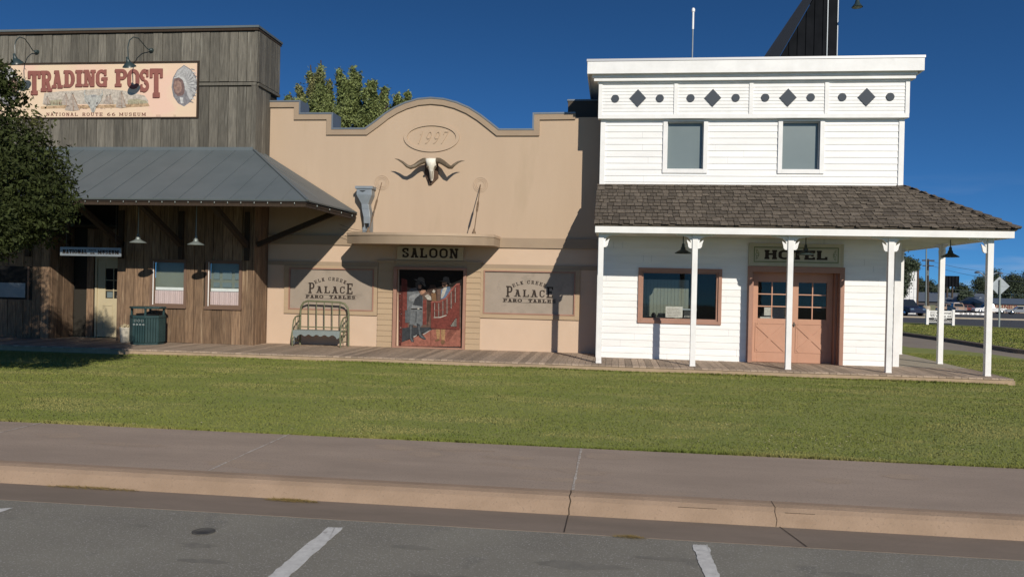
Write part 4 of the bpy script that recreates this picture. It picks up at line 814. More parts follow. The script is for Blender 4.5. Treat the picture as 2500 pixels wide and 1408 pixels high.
for x in (768, 915): c = zq(x, 868, .36); m.lathe([(0, -.035), (.022, -.025), (.032, 0), (.02, .02)], (c.x, c.y, c.z), 10, 'y')
for x in (832, 858): m.prism([zp(x-5, 960, .3), zp(x+5, 955, .3), zp(x+4, 1090, .24), zp(x-3, 1095, .24)], YS-.345, YS-.30) if 0 else m.bar(zq(x, 950, .375), zq(x, 1085, .255), .012, .02)
m.build('sockets', 'horn', SK)
H1 = [(735, 762, .28), (690, 765, .29), (620, 800, .32), (540, 855, .37), (460, 882, .41), (400, 858, .44), (320, 788, .46), (240, 740, .47), (175, 722, .48)]
H2 = [(935, 762, .28), (985, 760, .29), (1045, 790, .32), (1100, 830, .37), (1160, 873, .42), (1205, 880, .46), (1250, 835, .46), (1320, 785, .45), (1380, 765, .44), (1440, 762, .43)]
for H_ in (H1, H2):
    m = MB(); k = len(H_); m.tube([zq(*q) for q in H_], [.074*(1-(i/(k-1)))**.8+.004 for i in range(k)], 10); m.build('horn', 'horn', t_)
# thin cable to the canopy
m = MB(); A = at(830, 548, YS-.4); B = at(893, 565, YS-.5)
for dz in (0, .11): m.tube([A-Vector((0, 0, dz)), A.lerp(B, .5)-Vector((0, 0, dz*.6+.03)), B-Vector((0, 0, dz*.2))], .005, 5)
tag(m.build('cable', 'black', origin=A), 'thin twin cable from the trading post eave to the canopy', 'cable')

# bench
def bench():
    t_ = thing('metal_bench', 'old green metal bench with grey seat under the left saloon window', 'bench', (-7.2, 19.4, DK))
    x0, x1, yf, yb = -7.86, -6.66, 19.38, 19.86
    def bp(x, y, Y=yb): p = at(690+x/5.868, 630+y/5.868, Y); return Vector((p.x, Y, p.z))
    arch = [bp(250, 1240), bp(250, 1000), bp(256, 760), bp(268, 690), bp(300, 635), bp(360, 612), bp(600, 622), bp(820, 632), bp(890, 655), bp(930, 710), bp(945, 790), bp(944, 1000), bp(942, 1260)]
    sh = Vector((.0, 0, 0)); m = MB(); m.tube(arch, .025, 10); m.tube([bp(262, 980), bp(600, 990), bp(940, 998)], .013, 8); BK = m.build('backrest', 'sage', t_)
    for x in (372, 485, 597, 710, 822): m = MB(); m.tube([bp(x, 618+(x-300)*.03), bp(x, 1040)], .012, 8); m.build('spindle', 'sage', BK)
    for s, xx in (('l', x0), ('r', x1+.03)):
        m = MB(); z = .80
        m.tube([(xx, yf, DK), (xx-.015, yf-.01, .35), (xx, yf, .62), (xx, yf+.05, .76), (xx, yf+.15, .83), (xx, yf+.3, .86), (xx, yb, .86)], .019, 8)
        m.tube([(xx, yf+.02, .50), (xx, yb, .52)], .012, 8); m.tube([(xx, yf+.02, .24), (xx, yb, .24)], .012, 8)
        for k in (1, 2): m.tube([(xx, yf+.16*k, .24), (xx, yf+.16*k, .83+.015*k)], .010, 8)
        m.tube([(xx, yf, .30), (xx, yf+.2, .42), (xx, yb, .74)], .012, 8)
        m.build('arm', 'sage', t_)
    m = MB(); m.box(x0+.01, x1+.02, yf+.0, yb-.02, .50, .52)
    n = 40; zs = [.40+.022*math.cos(i/n*6*2*math.pi)+(.0 if 3 < i < n-3 else -.05) for i in range(n+1)]
    m.prism([(x0+.01+(x1-x0+.01)*i/n, zs[i]) for i in range(n+1)]+[(x1+.02, .50), (x0+.01, .50)], yf-.008, yf+.004)
    m.build('seat', 'seat', t_)
    for xx in (x0+.03, x1): 
        m = MB(); m.prismx([(yf+.01, .36), (yf+.05, .36), (yf+.06, .22), (yf+.01, .16)], xx-.005, xx+.005); m.build('leg_plate', 'seat', t_)
bench()

# ================================================================== TRADING POST
TPX = -8.90
TP = thing('trading_post_building', 'weathered timber trading post with grey metal porch roof', 'building', (-12, YT, 0))
w1 = (-11.53, -10.66, 1.06, 2.15); w2 = (-10.06, -9.21, 1.06, 2.15); w3 = (-15.95, -14.95, 1.10, 1.95)
m = MB(); m.box(-20, TPX, YT+.0, 20.55, 4.7, 7.85); m.box(-12.45, TPX+.03, YT+.02, YT+.06, DK, w1[2]) ; m.box(-12.45, TPX+.03, YT+.02, YT+.06, w1[3], 4.9); m.box(-12.45, w1[0], YT+.02, YT+.06, w1[2], w1[3]); m.box(w1[1], w2[0], YT+.02, YT+.06, w1[2], w1[3]); m.box(w2[1], TPX+.03, YT+.02, YT+.06, w1[2], w1[3])
m.box(-12.45, -12.40, YT+.06, 20.2, DK, 4.7); m.box(-20, -12.4, 20.24, 20.28, DK, 4.7); m.box(-20, -14.33, YT+.02, YT+.06, DK, 4.7); m.box(-14.37, -14.33, YT+.06, 20.2, DK, 4.7); m.box(TPX+.0, TPX+.03, YT+.061, YS-.01, DK, 4.9)
m.box(-14.3, -12.46, YT+.02, 20.2, 3.0, 3.05)
m.build('wall', 'backing', TP)
m = MB(); planks(m, -12.47, TPX-.02, DK, 4.85, YT+.02, .235, [w1, w2]); planks(m, -13.93, -12.4, DK, 3.0, 20.24, .22, [(-13.68, -12.5, 0, 2.3)]); planks(m, -20, -14.3, DK, 4.7, YT+.02, .235, [w3])
y = YT+.03
while y < 20.2: e = min(20.2, y+.22); m.box(-14.33, -14.30+random.uniform(0, .01), y, e-.008, DK, 3.0); y = e
m.build('lower_boards', 'woodb', TP)
m = MB(); sh = (-16.06, -10.38, 5.715, 7.14)
planks(m, -20, TPX-.0, 4.93, 7.86, YT, .245, [sh, (-10.39, TPX+.1, 6.5, 6.62)])
m.box(-10.37, TPX+.03, YT-.045, YT, 6.53, 6.60)
for (ya, yb, za, zb, X) in ((YT, YS, 4.9, 6.52, TPX), (YT, 20.58, 6.62, 7.86, TPX+.03)):
    y = ya
    while y < yb-.02: e = min(yb, y+random.uniform(.15, .2)); m.box(X-.02, X+.024+random.uniform(0, .008), y, e-.006, za, zb); y = e
m.box(TPX-.01, TPX+.07, YT+.03, 20.6, 6.53, 6.60)
m.box(TPX-.10, TPX+.035, YT-.05, YT-.026, 4.95, 6.52); m.box(TPX-.04, TPX+.045, YT-.052, YT+.06, 6.61, 7.86)
m.build('upper_boards', 'wood', TP)
m = MB(); m.box(TPX-.13, TPX+.02, YT-.05, YT-.0, DK, 4.8); m.box(TPX+.031, TPX+.07, YT-.05, YT+.1, DK, 4.8)
y = YT+.12
while y < YS-.03: e = min(YS-.01, y+.19); m.box(TPX+.031, TPX+.055+random.uniform(0, .015), y, e-.01, DK, 4.8); y = e
m.build('corner_boards', 'woodb', TP, bevel=.004)
m = MB(); m.box(-20, TPX+.07, YT-.09, 20.64, 7.87, 7.93); m.mat(1).box(-20, TPX+.09, YT-.11, 20.66, 7.932, 7.985); m.build('parapet_cap', ['wooddark', 'tin'], TP)
for j, (x0, x1, z0, z1) in enumerate((w1, w2)):
    w = MB(); t = .05
    for a in ((x0-t, x0+.01, z0-t, z1+t), (x1-.01, x1+t, z0-t, z1+t), (x0+.01, x1-.01, z0-t, z0+.0), (x0+.01, x1-.01, z1, z1+t)): w.box(a[0], a[1], YT-.035, YT+.05, a[2], a[3])
    w.box(x0-.06, x1+.06, YT-.07, YT-.0, z0-t-.03, z0-t+.002)
    w.mat(1).box(x0+.01, x0+.035, YT-.004, YT+.05, z0, z1); w.mat(0)
    for a in ((x0+.036, x0+.05, z0, z1), (x1-.035, x1-.01, z0, z1), (x0+.05, x1-.035, z0, z0+.03), (x0+.05, x1-.035, z1-.03, z1)): w.box(a[0], a[1], YT-.005, YT+.05, a[2], a[3])
    WN = w.build('window', ['pframe', 'white'], TP)
    p = MB(); p.box(x0+.05, x1-.035, YT+.03, YT+.034, z0+.03, z1-.03); p.build('pane', 'glass', WN)
    p = MB(); n = 46; pts = [(x0+.05+(x1-x0-.085)*i/n, YT+.055+.005*math.sin(i*1.9)+.005*math.sin(i*.7)) for i in range(n+1)]
    p.add([(x, y, z0+.03) for x, y in pts]+[(x, y, z0+.36) for x, y in pts], [(i, i+1, n+2+i, n+1+i) for i in range(n)]); p.build('curtain', 'curtain', WN)
    p = MB(); p.box(x0+.02, x1-.01, YT+.12, YT+.13, z0, z1); p.mat(1).box(x0+.05, x1-.03, YT+.075, YT+.08, z0+.37, z0+.44); 
    if j:
        p.mat(2)
        for a in ((x0+.1, x0+.26), (x0+.34, x0+.58), (x0+.66, x0+.8)):
            p.box(a[0], a[1], YT+.10, YT+.115, z1-.42, z1-.2); p.box(a[0], a[1], YT+.10, YT+.115, z1-.62, z1-.5)
    p.build('room_lining', ['paneg', 'white', 'dgrey'], WN)
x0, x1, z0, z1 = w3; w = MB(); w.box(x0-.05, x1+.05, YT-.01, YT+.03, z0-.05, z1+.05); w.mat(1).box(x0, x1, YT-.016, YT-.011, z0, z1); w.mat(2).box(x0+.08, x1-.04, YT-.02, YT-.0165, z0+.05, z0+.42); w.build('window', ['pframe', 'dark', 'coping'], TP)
# door
D = MB(); Y0 = 20.2; x0, x1 = -13.60, -12.55
D.box(x0-.06, x0, Y0-.05, Y0+.03, DK, 2.28); D.box(x0, x1, Y0-.05, Y0+.03, 2.2, 2.28); D.box(x0, x0+.22, Y0-.02, Y0+.03, DK+.02, 2.2); D.box(x1-.15, x1, Y0-.02, Y0+.03, DK+.02, 2.2)
D.box(x0+.22, x1-.15, Y0-.02, Y0+.03, DK+.02, 1.16); D.box(x0+.22, x1-.15, Y0-.02, Y0+.03, 1.95, 2.2); D.box(x0+.22, x1-.15, Y0-.015, Y0+.03, 1.36, 1.38); D.box(x0+.22, x1-.15, Y0-.015, Y0+.03, 1.63, 1.65)
for k in (1, 2): x = x0+.22+(x1-x0-.37)*k/3; D.box(x-.01, x+.01, Y0-.016, Y0+.03, 1.16, 1.95)
for q in (x0+.14, x0+.58): D.box(q, q+.30, Y0-.032, Y0-.021, .32, .36); D.box(q, q+.30, Y0-.032, Y0-.021, .96, 1.0); D.box(q, q+.03, Y0-.032, Y0-.021, .361, .959); D.box(q+.27, q+.30, Y0-.032, Y0-.021, .361, .959)
DO = D.build('door', 'cream', TP, bevel=.003)
p = MB(); p.box(x0+.22, x1-.15, Y0+.01, Y0+.014, 1.16, 1.95); p.mat(1); p.box(x0+.26, x0+.42, Y0-.004, Y0+.0, 1.18, 1.33); p.mat(2); p.lathe([(.04, -.006), (.04, 0)], (x0+.60, Y0, 1.30), 14, 'y'); p.box(x0+.54, x0+.64, Y0-.004, Y0, 1.17, 1.24); p.build('pane', ['dark', 'dgrey', 'paper'], DO)
# metal porch roof
a0, b0 = (TPX-.03, YT, 4.95), (-6.60, 17.12, 3.47)
def rp(u, v):   # u along eave, v 0 eave 1 wall
    return None
m = MB(); th = .03
m.add([(-20, YT-.04, 4.93), (TPX, YT-.04, 4.93), (-6.47, 16.60, 3.445), (-20, 16.60, 3.445), (-20, YT-.04, 4.90), (TPX, YT-.04, 4.90), (-6.48, 16.61, 3.415), (-20, 16.61, 3.415)], [(0, 3, 2, 1), (4, 5, 6, 7), (2, 3, 7, 6)])
m.add([(TPX, YT-.04, 4.93), (TPX, YS-.06, 4.93), (-6.49, YS-.06, 3.49), (-6.47, 16.60, 3.445), (TPX, YT-.04, 4.90), (TPX, YS-.06, 4.90), (-6.50, YS-.06, 3.46), (-6.48, 16.61, 3.415)], [(0, 3, 2, 1), (4, 5, 6, 7), (3, 7, 6, 2), (1, 2, 6, 5)])
sl = (4.93-3.445)/(YT-.04-16.60)
x = -19.8
while x < -6.8:
    yt = YT-.04 if x < TPX else YT-.04-(x-TPX)/(-6.47-TPX)*(YT-.04-16.60)
    m.bar((x, 16.60, 3.448), (x, yt, 3.448+(yt-16.60)*sl), .014, .016); x += .58
for y in (18.0, 18.6, 19.2, 19.8):
    xt = TPX if y > YT-.04 else -6.5+(y-16.6)/(YT-.04-16.6)*(TPX+6.5)
    m.bar((-6.5, y, 3.465), (xt, y, 3.47+(-6.5-xt)*(4.93-3.46)/(-6.5-TPX)), .014, .016)
m.bar((TPX, YT-.04, 4.945), (-6.46, 16.59, 3.45), .07, .02)
m.box(-20, TPX-.02, YT-.06, YT-.03, 4.92, 5.0)
m.build('porch_roof', 'tin', TP)
m = MB(); m.box(-20, -6.52, 16.63, 16.67, 3.30, 3.405); m.box(-6.56, -6.52, 16.67, YS-.07, 3.30, 3.405)
m.add([(-20, YT-.05, 4.80), (TPX, YT-.05, 4.80), (-6.56, 16.67, 3.39), (-20, 16.67, 3.39)], [(0, 1, 2, 3)]); m.add([(TPX, YT-.05, 4.80), (TPX, YS-.07, 4.80), (-6.56, YS-.07, 3.41), (-6.56, 16.67, 3.39)], [(0, 1, 2, 3)])
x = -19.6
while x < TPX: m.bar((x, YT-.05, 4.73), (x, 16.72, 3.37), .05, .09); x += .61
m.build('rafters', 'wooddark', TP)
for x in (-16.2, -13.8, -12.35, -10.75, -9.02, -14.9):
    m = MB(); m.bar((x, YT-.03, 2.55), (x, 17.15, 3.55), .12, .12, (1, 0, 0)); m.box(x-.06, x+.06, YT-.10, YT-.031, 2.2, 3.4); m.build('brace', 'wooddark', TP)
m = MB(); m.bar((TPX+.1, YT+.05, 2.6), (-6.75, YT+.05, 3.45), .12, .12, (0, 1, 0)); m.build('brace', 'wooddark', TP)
# string lights
t_ = thing('string_lights', 'string of small bulbs hung along the grey metal porch eave', 'string lights', (-12, 16.6, 3.4))
m = MB(); m.tube([(-19, 16.595, 3.40), (-13, 16.595, 3.39), (-6.48, 16.595, 3.39), (-6.48, 18.5, 3.40), (-6.48, 20.0, 3.42)], .006, 5); m.build('cord', 'black', t_)
bm0 = MB(); bm0.lathe([(.004, .02), (.005, .01), (.009, -.006), (.008, -.02), (0, -.028)], (0, 0, 0), 8)
first = None
for i in range(30):
    loc = (-14.2+i*.298, 16.595, 3.375) if i < 26 else (-6.48, 17.2+(i-26)*.8, 3.375)
    if first is None:
        first = bm0.build('bulb', 'lampgrey'); first.parent = t_; o = first
    else: o = first.copy(); COL.objects.link(o); o.parent = t_
    o.location = Vector(loc)-Vector(t_.location)
# big sign
t_ = thing('trading_post_sign', 'long peach sign painted TRADING POST with tipis and a portrait', 'sign', (-13.2, YT-.03, 5.74))
YSg = YT-.05
m = MB(); m.box(sh[0]+.03, sh[1]-.03, YT-.04, YT-.0, sh[2]+.03, sh[3]-.03); m.build('board', 'tpsign', t_)
m = MB()
for a in ((sh[0], sh[0]+.04, sh[2], sh[3]), (sh[1]-.04, sh[1], sh[2], sh[3]), (sh[0]+.04, sh[1]-.04, sh[2], sh[2]+.035), (sh[0]+.04, sh[1]-.04, sh[3]-.04, sh[3])): m.box(a[0], a[1], YT-.065, YT, a[2], a[3])
m.build('frame', 'wooddark', t_)
def sf(x, y): p = at(x/4.808, 130+y/4.808, YT-.04); return (p.x, p.z)
Lt = [('T', 335, 482, 210, 490), ('R', 487, 612, 208, 452), ('A', 615, 742, 205, 412), ('D', 755, 882, 203, 402), ('I', 888, 978, 200, 396), ('N', 985, 1128, 198, 394), ('G', 1132, 1262, 195, 395), ('P', 1355, 1498, 190, 395), ('O', 1500, 1642, 190, 415), ('S', 1645, 1756, 188, 458), ('T', 1765, 1915, 183, 522)]
mm = MB(); m2 = MB()
for li, (c, xa, xb, yt_, yb_) in enumerate(Lt):
    if li == 7: mm.build('letter_shadow', 'maroon', t_); m2.build('lettering', 'brick', t_); mm = MB(); m2 = MB()
    w = .5 if c == 'I' else .85
    kw = dict(w=w, W=.27, T=.17, S=.09)
    put(mm, glyph(c, **kw), lambda a, b: sf(xa-9+a/w*(xb-xa), yb_+9-b*(yb_-yt_)), YT-.041, .004)
    put(m2, glyph(c, **kw), lambda a, b: sf(xa+a/w*(xb-xa), yb_-b*(yb_-yt_)), YT-.050, .006)
mm.build('letter_shadow', 'maroon', t_); m2.build('lettering', 'brick', t_)
m = MB()
def lineword(mb, txt, xa, xb, yt_, yb_, **kw):
    ws = [(.42 if c == 'I' else .55 if c == ' ' else 1.0 if c == 'M' else .75) for c in txt]; g_ = .28; tot = sum(ws)+g_*(len(txt)-1); x = xa
    for c, w in zip(txt, ws):
        if c != ' ': put(mb, glyph(c, w=w, **kw), lambda a, b: sf(x+a*(xb-xa)/tot, yb_-b*(yb_-yt_)), YT-.041, .003)
        x += (w+g_)*(xb-xa)/tot
for wd, wa, wb in (('NATIONAL', 545, 915), ('ROUTE', 968, 1205), ('66', 1258, 1355), ('MUSEUM', 1400, 1712)):
    m = MB(); lineword(m, wd, wa, wb, 700, 738, W=.17, T=.13, S=.06); m.build('small_lettering', 'maroon', t_)
A_ = dict(ash=(.46, .45, .44), ashd=(.25, .24, .25), plum=(.20, .13, .12), flesh=(.33, .21, .17), ashl=(.58, .57, .55), sand=(.52, .36, .22), sandd=(.33, .20, .13), haze=(.56, .49, .41), olive=(.42, .38, .26), tipi=(.45, .38, .32), bonel=(.47, .46, .42), boned=(.20, .18, .17))
for k, v in A_.items(): flat('mural_'+k, v)
def portrait(dx, fl=1):
    P_ = [('ashd', [(2160, 140), (2240, 190), (2300, 270), (2318, 380), (2295, 480), (2240, 570), (2160, 628), (2090, 590), (2035, 510), (2014, 400), (2030, 290), (2080, 200)]),
      ('ash', [(2160, 152), (2230, 195), (2290, 275), (2305, 380), (2285, 480), (2235, 555), (2200, 500), (2180, 380), (2160, 300), (2100, 265), (2050, 275), (2085, 208)]),
      ('ashl', [(2040, 290), (2100, 262), (2160, 290), (2190, 360), (2195, 440), (2178, 440), (2165, 370), (2140, 310), (2100, 285), (2050, 300)]),
      ('plum', [(2045, 300), (2100, 288), (2145, 320), (2165, 390), (2165, 470), (2140, 500), (2090, 510), (2050, 470), (2030, 400)]),
      ('flesh', [(2050, 330), (2095, 320), (2125, 350), (2135, 410), (2120, 450), (2090, 480), (2062, 460), (2045, 410)]), ('plum', [(2060, 375), (2085, 372), (2085, 380), (2062, 384)]), ('plum', [(2078, 435), (2100, 430), (2102, 438), (2080, 443)]), ('sandd', [(2060, 385), (2052, 415), (2068, 420)]),
      ('ashd', [(2060, 510), (2140, 500), (2170, 520), (2165, 600), (2120, 600), (2080, 560)]), ('ashl', [(2110, 520), (2150, 520), (2155, 590), (2125, 590)])]
    for i in range(11):
        y = 180+i*38; x = 2245+60*math.sin((i+1.5)/12*3.14); P_.append(('ashl' if i % 2 else 'ashd', [(x-20, y), (x+20, y+16), (x+18, y+24), (x-22, y+14)]))
    for i in range(8): an = R(-35+i*17); P_.append(('ashd', [(2175+25*math.cos(an), 370-60*math.sin(an)), (2175+110*math.cos(an), 370-150*math.sin(an)), (2175+112*math.cos(an+.04), 370-152*math.sin(an+.04))]))
    return [(c, [((x if fl > 0 else 2160-(x-2160))+dx, y) for x, y in p]) for c, p in P_]
sc = [('haze', [(520, 470), (700, 450), (900, 440), (1200, 415), (1450, 440), (1700, 500), (1740, 560), (1740, 600), (500, 600)]), ('sand', [(480, 628), (760, 612), (1200, 610), (1480, 600), (1740, 590), (1760, 625), (1480, 640), (950, 652), (700, 650), (480, 655)]),
      ('olive', [(560, 560), (700, 545), (760, 560), (760, 612), (540, 620)]), ('olive', [(1500, 550), (1600, 535), (1720, 560), (1740, 590), (1500, 600)])]
for cx, by, w_, h_ in ((770, 600, 55, 120), (850, 670, 90, 190), (1255, 590, 40, 85), (1290, 590, 40, 95), (1425, 635, 65, 175), (555, 600, 45, 80)):
    sc += [('tipi', [(cx-w_, by), (cx-8, by-h_), (cx+8, by-h_), (cx+w_, by), (cx, by+12)]), ('sandd', [(cx+w_*.1, by+8), (cx+2, by-h_), (cx+8, by-h_), (cx+w_, by)]), ('tipi', [(cx+w_*.2, by+4), (cx+5, by-h_*.9), (cx+8, by-h_*.9), (cx+w_*.92, by)]), ('boned', [(cx-12, by-h_-16), (cx-8, by-h_-16), (cx+4, by-h_+4), (cx, by-h_+6)]), ('boned', [(cx+10, by-h_-18), (cx+14, by-h_-16), (cx+1, by-h_+6), (cx-3, by-h_+4)])]
sc += [('bonel', [(1030, 500), (1070, 488), (1130, 488), (1165, 505), (1200, 520), (1190, 560), (1160, 600), (1130, 640), (1110, 695), (1080, 695), (1060, 640), (1035, 600), (1000, 560), (990, 520)]), ('boned', [(1035, 570), (1060, 580), (1062, 605), (1042, 600)]), ('boned', [(1132, 582), (1158, 572), (1152, 602), (1130, 605)]), ('boned', [(1080, 650), (1090, 650), (1090, 690), (1084, 690)]), ('boned', [(1100, 650), (1108, 650), (1102, 690), (1098, 690)]),
       ('bonel', [(1000, 520), (985, 470), (1000, 430), (1008, 432), (1005, 480), (1035, 505)]), ('bonel', [(1165, 505), (1200, 470), (1195, 440), (1208, 440), (1215, 490), (1190, 525)]), ('ashd', [(1072, 500), (1130, 500), (1128, 512), (1074, 512)])]
for i in range(26): x = random.uniform(520, 1720); y = random.choice([612, 618, 628, 645]); sc.append(('sandd', [(x, y), (x+random.uniform(20, 60), y+3), (x+10, y+6)]))
for i in range(20): x = random.choice([random.uniform(560, 760), random.uniform(1500, 1730)]); sc.append(('olive' if i % 2 else 'sandd', [(x, 600), (x+3, 560), (x+6, 600)]))
for i in range(6): x = 1840+i*14+(150 if i > 3 else 0); sc.append(('sandd', [(x, 728), (x+12, 730), (x+6, 738)]))
for nm, pl in (('landscape_painting', sc), ('portrait', portrait(0)), ('portrait', portrait(-2075, -1))):
    q = MB(); cl = []; art(q, pl, sf, YT-.0405, cl); q.build(nm, [M['mural_'+c] for c in cl], t_)

# lamps
def shade(mb, c, r=.17, h=.15, tilt=None):
    prof = [(.022, h+.07), (.03, h+.05), (.032, h), (.05, h-.02), (.055, h-.06), (.09, h-.085), (r*.95, .02), (r, 0), (r-.008, 0), (r*.9, .018), (.08, h-.09), (0, h-.08)]
    n0 = len(mb.v); mb.lathe(prof, (0, 0, 0), 20)
    for i in range(n0, len(mb.v)):
        v = Vector(mb.v[i])
        if tilt: v = Matrix.Rotation(tilt, 3, 'X') @ v
        mb.v[i] = tuple(v+Vector(c))
def pendant(x, y, z, ztop, mat, label, grp, r=.18, nm='pendant_lamp'):
    t_ = thing(nm, label, 'lamp', (x, y, z), grp)
    m = MB(); shade(m, (x, y, z), r); m.build('lamp_shade', mat, t_)
    m = MB(); m.tube([(x, y, z+.20), (x, y, ztop)], .011, 8); m.build('stem', mat, t_)
    m = MB(); m.lathe([(0, .0), (.03, .02), (.035, .06), (.02, .1)], (x, y, z+.0), 10); m.build('bulb', 'lampwhite', t_)
g1 = 'dark lamps under the hotel porch'
pendant(1.46, 18.2, 2.515, 2.925, 'lampgreen', 'dark lamp hanging above the hotel display window', g1)
pendant(4.04, 18.2, 2.53, 2.925, 'lampgreen', 'dark lamp hanging in front of the HOTEL lettering', g1)
pendant(7.12, 18.6, 2.55, 2.925, 'lampgreen', 'dark lamp under the side porch, nearest the corner post', g1)
pendant(7.05, 22.3, 2.50, 2.925, 'lampgreen', 'dark lamp at the far end of the side porch', g1)
g2 = 'grey tin lamps under the trading post porch'
pendant(-11.07, 17.9, 2.535, 3.95, 'lampgrey', 'grey tin lamp left of the curtained trading post windows', g2, .19)
pendant(-9.64, 17.9, 2.51, 3.95, 'lampgrey', 'grey tin lamp between the two curtained trading post windows', g2, .19)
def goose(bx, by, path, shx, shy, label, grp):
    A = at(bx, by, YT-.03); t_ = thing('sign_lamp', label, 'lamp', A, grp)
    m = MB(); m.lathe([(0, -.09), (.035, -.075), (.055, -.03), (.06, .0)], A, 14, 'y'); m.build('wall_mount', 'lampgreen', t_)
    P_ = [A]+[at(x, y, YT-.03-d) for x, y, d in path]; m = MB(); m.tube(P_, .012, 8); m.build('arm', 'lampgreen', t_)
    m = MB(); e = P_[-1]; shade(m, (e.x, e.y+.06, e.z-.22), .16, .17, R(25)); m.build('lamp_shade', 'lampgreen', t_)
g3 = 'gooseneck lamps over the trading post sign'
goose(371, 124, [(360, 120, .1), (348, 106, .3), (338, 94, .5), (326, 91, .65), (316, 99, .75), (312, 116, .8), (313, 140, .8)], 0, 0, 'green gooseneck lamp over the word POST', g3)
goose(91, 128, [(80, 124, .1), (70, 108, .3), (60, 95, .5), (48, 91, .65), (40, 98, .75), (36, 112, .8), (37, 132, .8)], 0, 0, 'green gooseneck lamp at the left end of the peach sign', g3)
# small hanging sign
t_ = thing('museum_sign', 'small grey board lettered NATIONAL MUSEUM hanging over the cream door', 'sign', (-12.75, 18.6, 2.2))
a = at(148, 603, 18.6); b = at(296, 627, 18.6)
m = MB(); m.box(a.x, b.x, 18.58, 18.62, 2.225, 2.44); m.build('board', 'signtan' if 0 else 'steel', t_, bevel=.004)
m = MB(); word(m, 'NATIONAL', a.x+.07, a.x+.72, 2.28, 2.38, 18.579, W=.24, T=.16, gap=.08); m.build('lettering', 'ink', t_); m = MB(); word(m, 'MUSEUM', a.x+1.0, b.x-.05, 2.28, 2.38, 18.579, W=.24, T=.16, gap=.08)
sm = MB(); puts(sm, 'ROUTE', a.x+.86, 2.37, 18.577, .2, .045, .02); puts(sm, '66', a.x+.86, 2.30, 18.577, .12, .06, .02); m.build('lettering', 'ink', t_); sm.build('route_lettering', 'ink', t_)
for x in (a.x+.15, b.x-.15): m = MB(); m.tube([(x, 18.6, 2.44), (x, 18.6, 4.1)], .006, 6); m.build('chain', 'iron', t_)

# litter bin
def litterbin():
    cx, cy = -11.26, 18.68; r = .40
    t_ = thing('litter_bin', 'dark green slatted litter bin with raised flat lid beside the trading post', 'litter bin', (cx, cy, DK))
    oc = lambda rr: [(cx+rr*math.cos(R(22.5+45*k)), cy+rr*math.sin(R(22.5+45*k))) for k in range(8)]
    m = MB(); m.prismz(oc(r*.96), DK, DK+.05); m.prismz(oc(r*1.02), .76, .82); m.prismz(oc(r*.90), DK+.05, .78); m.build('body', 'bin', t_, bevel=.006)
    P8 = oc(r*.99)
    for k in range(8):
        a, b = Vector((*P8[k], 0)), Vector((*P8[(k+1) % 8], 0)); d = (b-a)
        n_ = 5
        m = MB()
        for i in range(n_): p = a+d*((i+.5)/n_); q = d.normalized()*d.length/n_*.36; o = Vector((d.y, -d.x, 0)).normalized()*.012; m.hexa([p-q-o+Vector((0, 0, DK+.06)), p+q-o+Vector((0, 0, DK+.06)), p+q+o+Vector((0, 0, DK+.06)), p-q+o+Vector((0, 0, DK+.06))], [p-q-o+Vector((0, 0, .755)), p+q-o+Vector((0, 0, .755)), p+q+o+Vector((0, 0, .755)), p-q+o+Vector((0, 0, .755))])
        m.build('slat_panel', 'bin', t_)
    m = MB(); m.prismz(oc(r*1.04), .985, 1.03); m.build('lid', 'bin', t_, bevel=.006)
    for k in (0, 2, 4, 6): m = MB(); x, y = oc(r*.9)[k]; m.box(x-.02, x+.02, y-.02, y+.02, .80, .986); m.build('lid_post', 'bin', t_)
    m = MB(); m.lathe([(.25, .80), (.27, .86), (.24, .86), (.22, .80)], (cx, cy, 0), 16); m.build('liner', 'black', t_)
    m = MB(); yf = cy-r*.925-.013
    for x in (-.09, 0, .09): m.tube([(cx+x+.028*math.cos(k*.7854), yf, .70+.028*math.sin(k*.7854)) for k in range(8)], .006, 5, True)
    for x in (-.12, -.04, .04, .12): m.prism([(cx+x-.03, .60), (cx+x, .585), (cx+x+.03, .60), (cx+x+.02, .63), (cx+x-.02, .63)], yf-.003, yf+.004)
    m.build('emblem', 'seat', t_)
litterbin()
t_ = thing('flower_pot', 'white pot of pale stones left of the green litter bin', 'pot', (-11.93, 18.85, DK))
m = MB(); m.lathe([(.11, DK), (.125, DK+.02), (.145, .46), (.155, .46), (.155, .50), (.135, .50), (.13, .44), (0, .44)], (-11.93, 18.85, 0), 22); m.build('pot', 'potw', t_)
m = MB()
for i in range(46):
    x, y, z = -11.93+random.gauss(0, .06), 18.85+random.gauss(0, .05), .46+random.random()*.10; r_ = random.uniform(.014, .03)
    m.lathe([(0, -r_), (r_*.8, -r_*.5), (r_, 0), (r_*.7, r_*.6), (0, r_)], (x, y, z), 6)
m.build('stones', 'cream', t_)

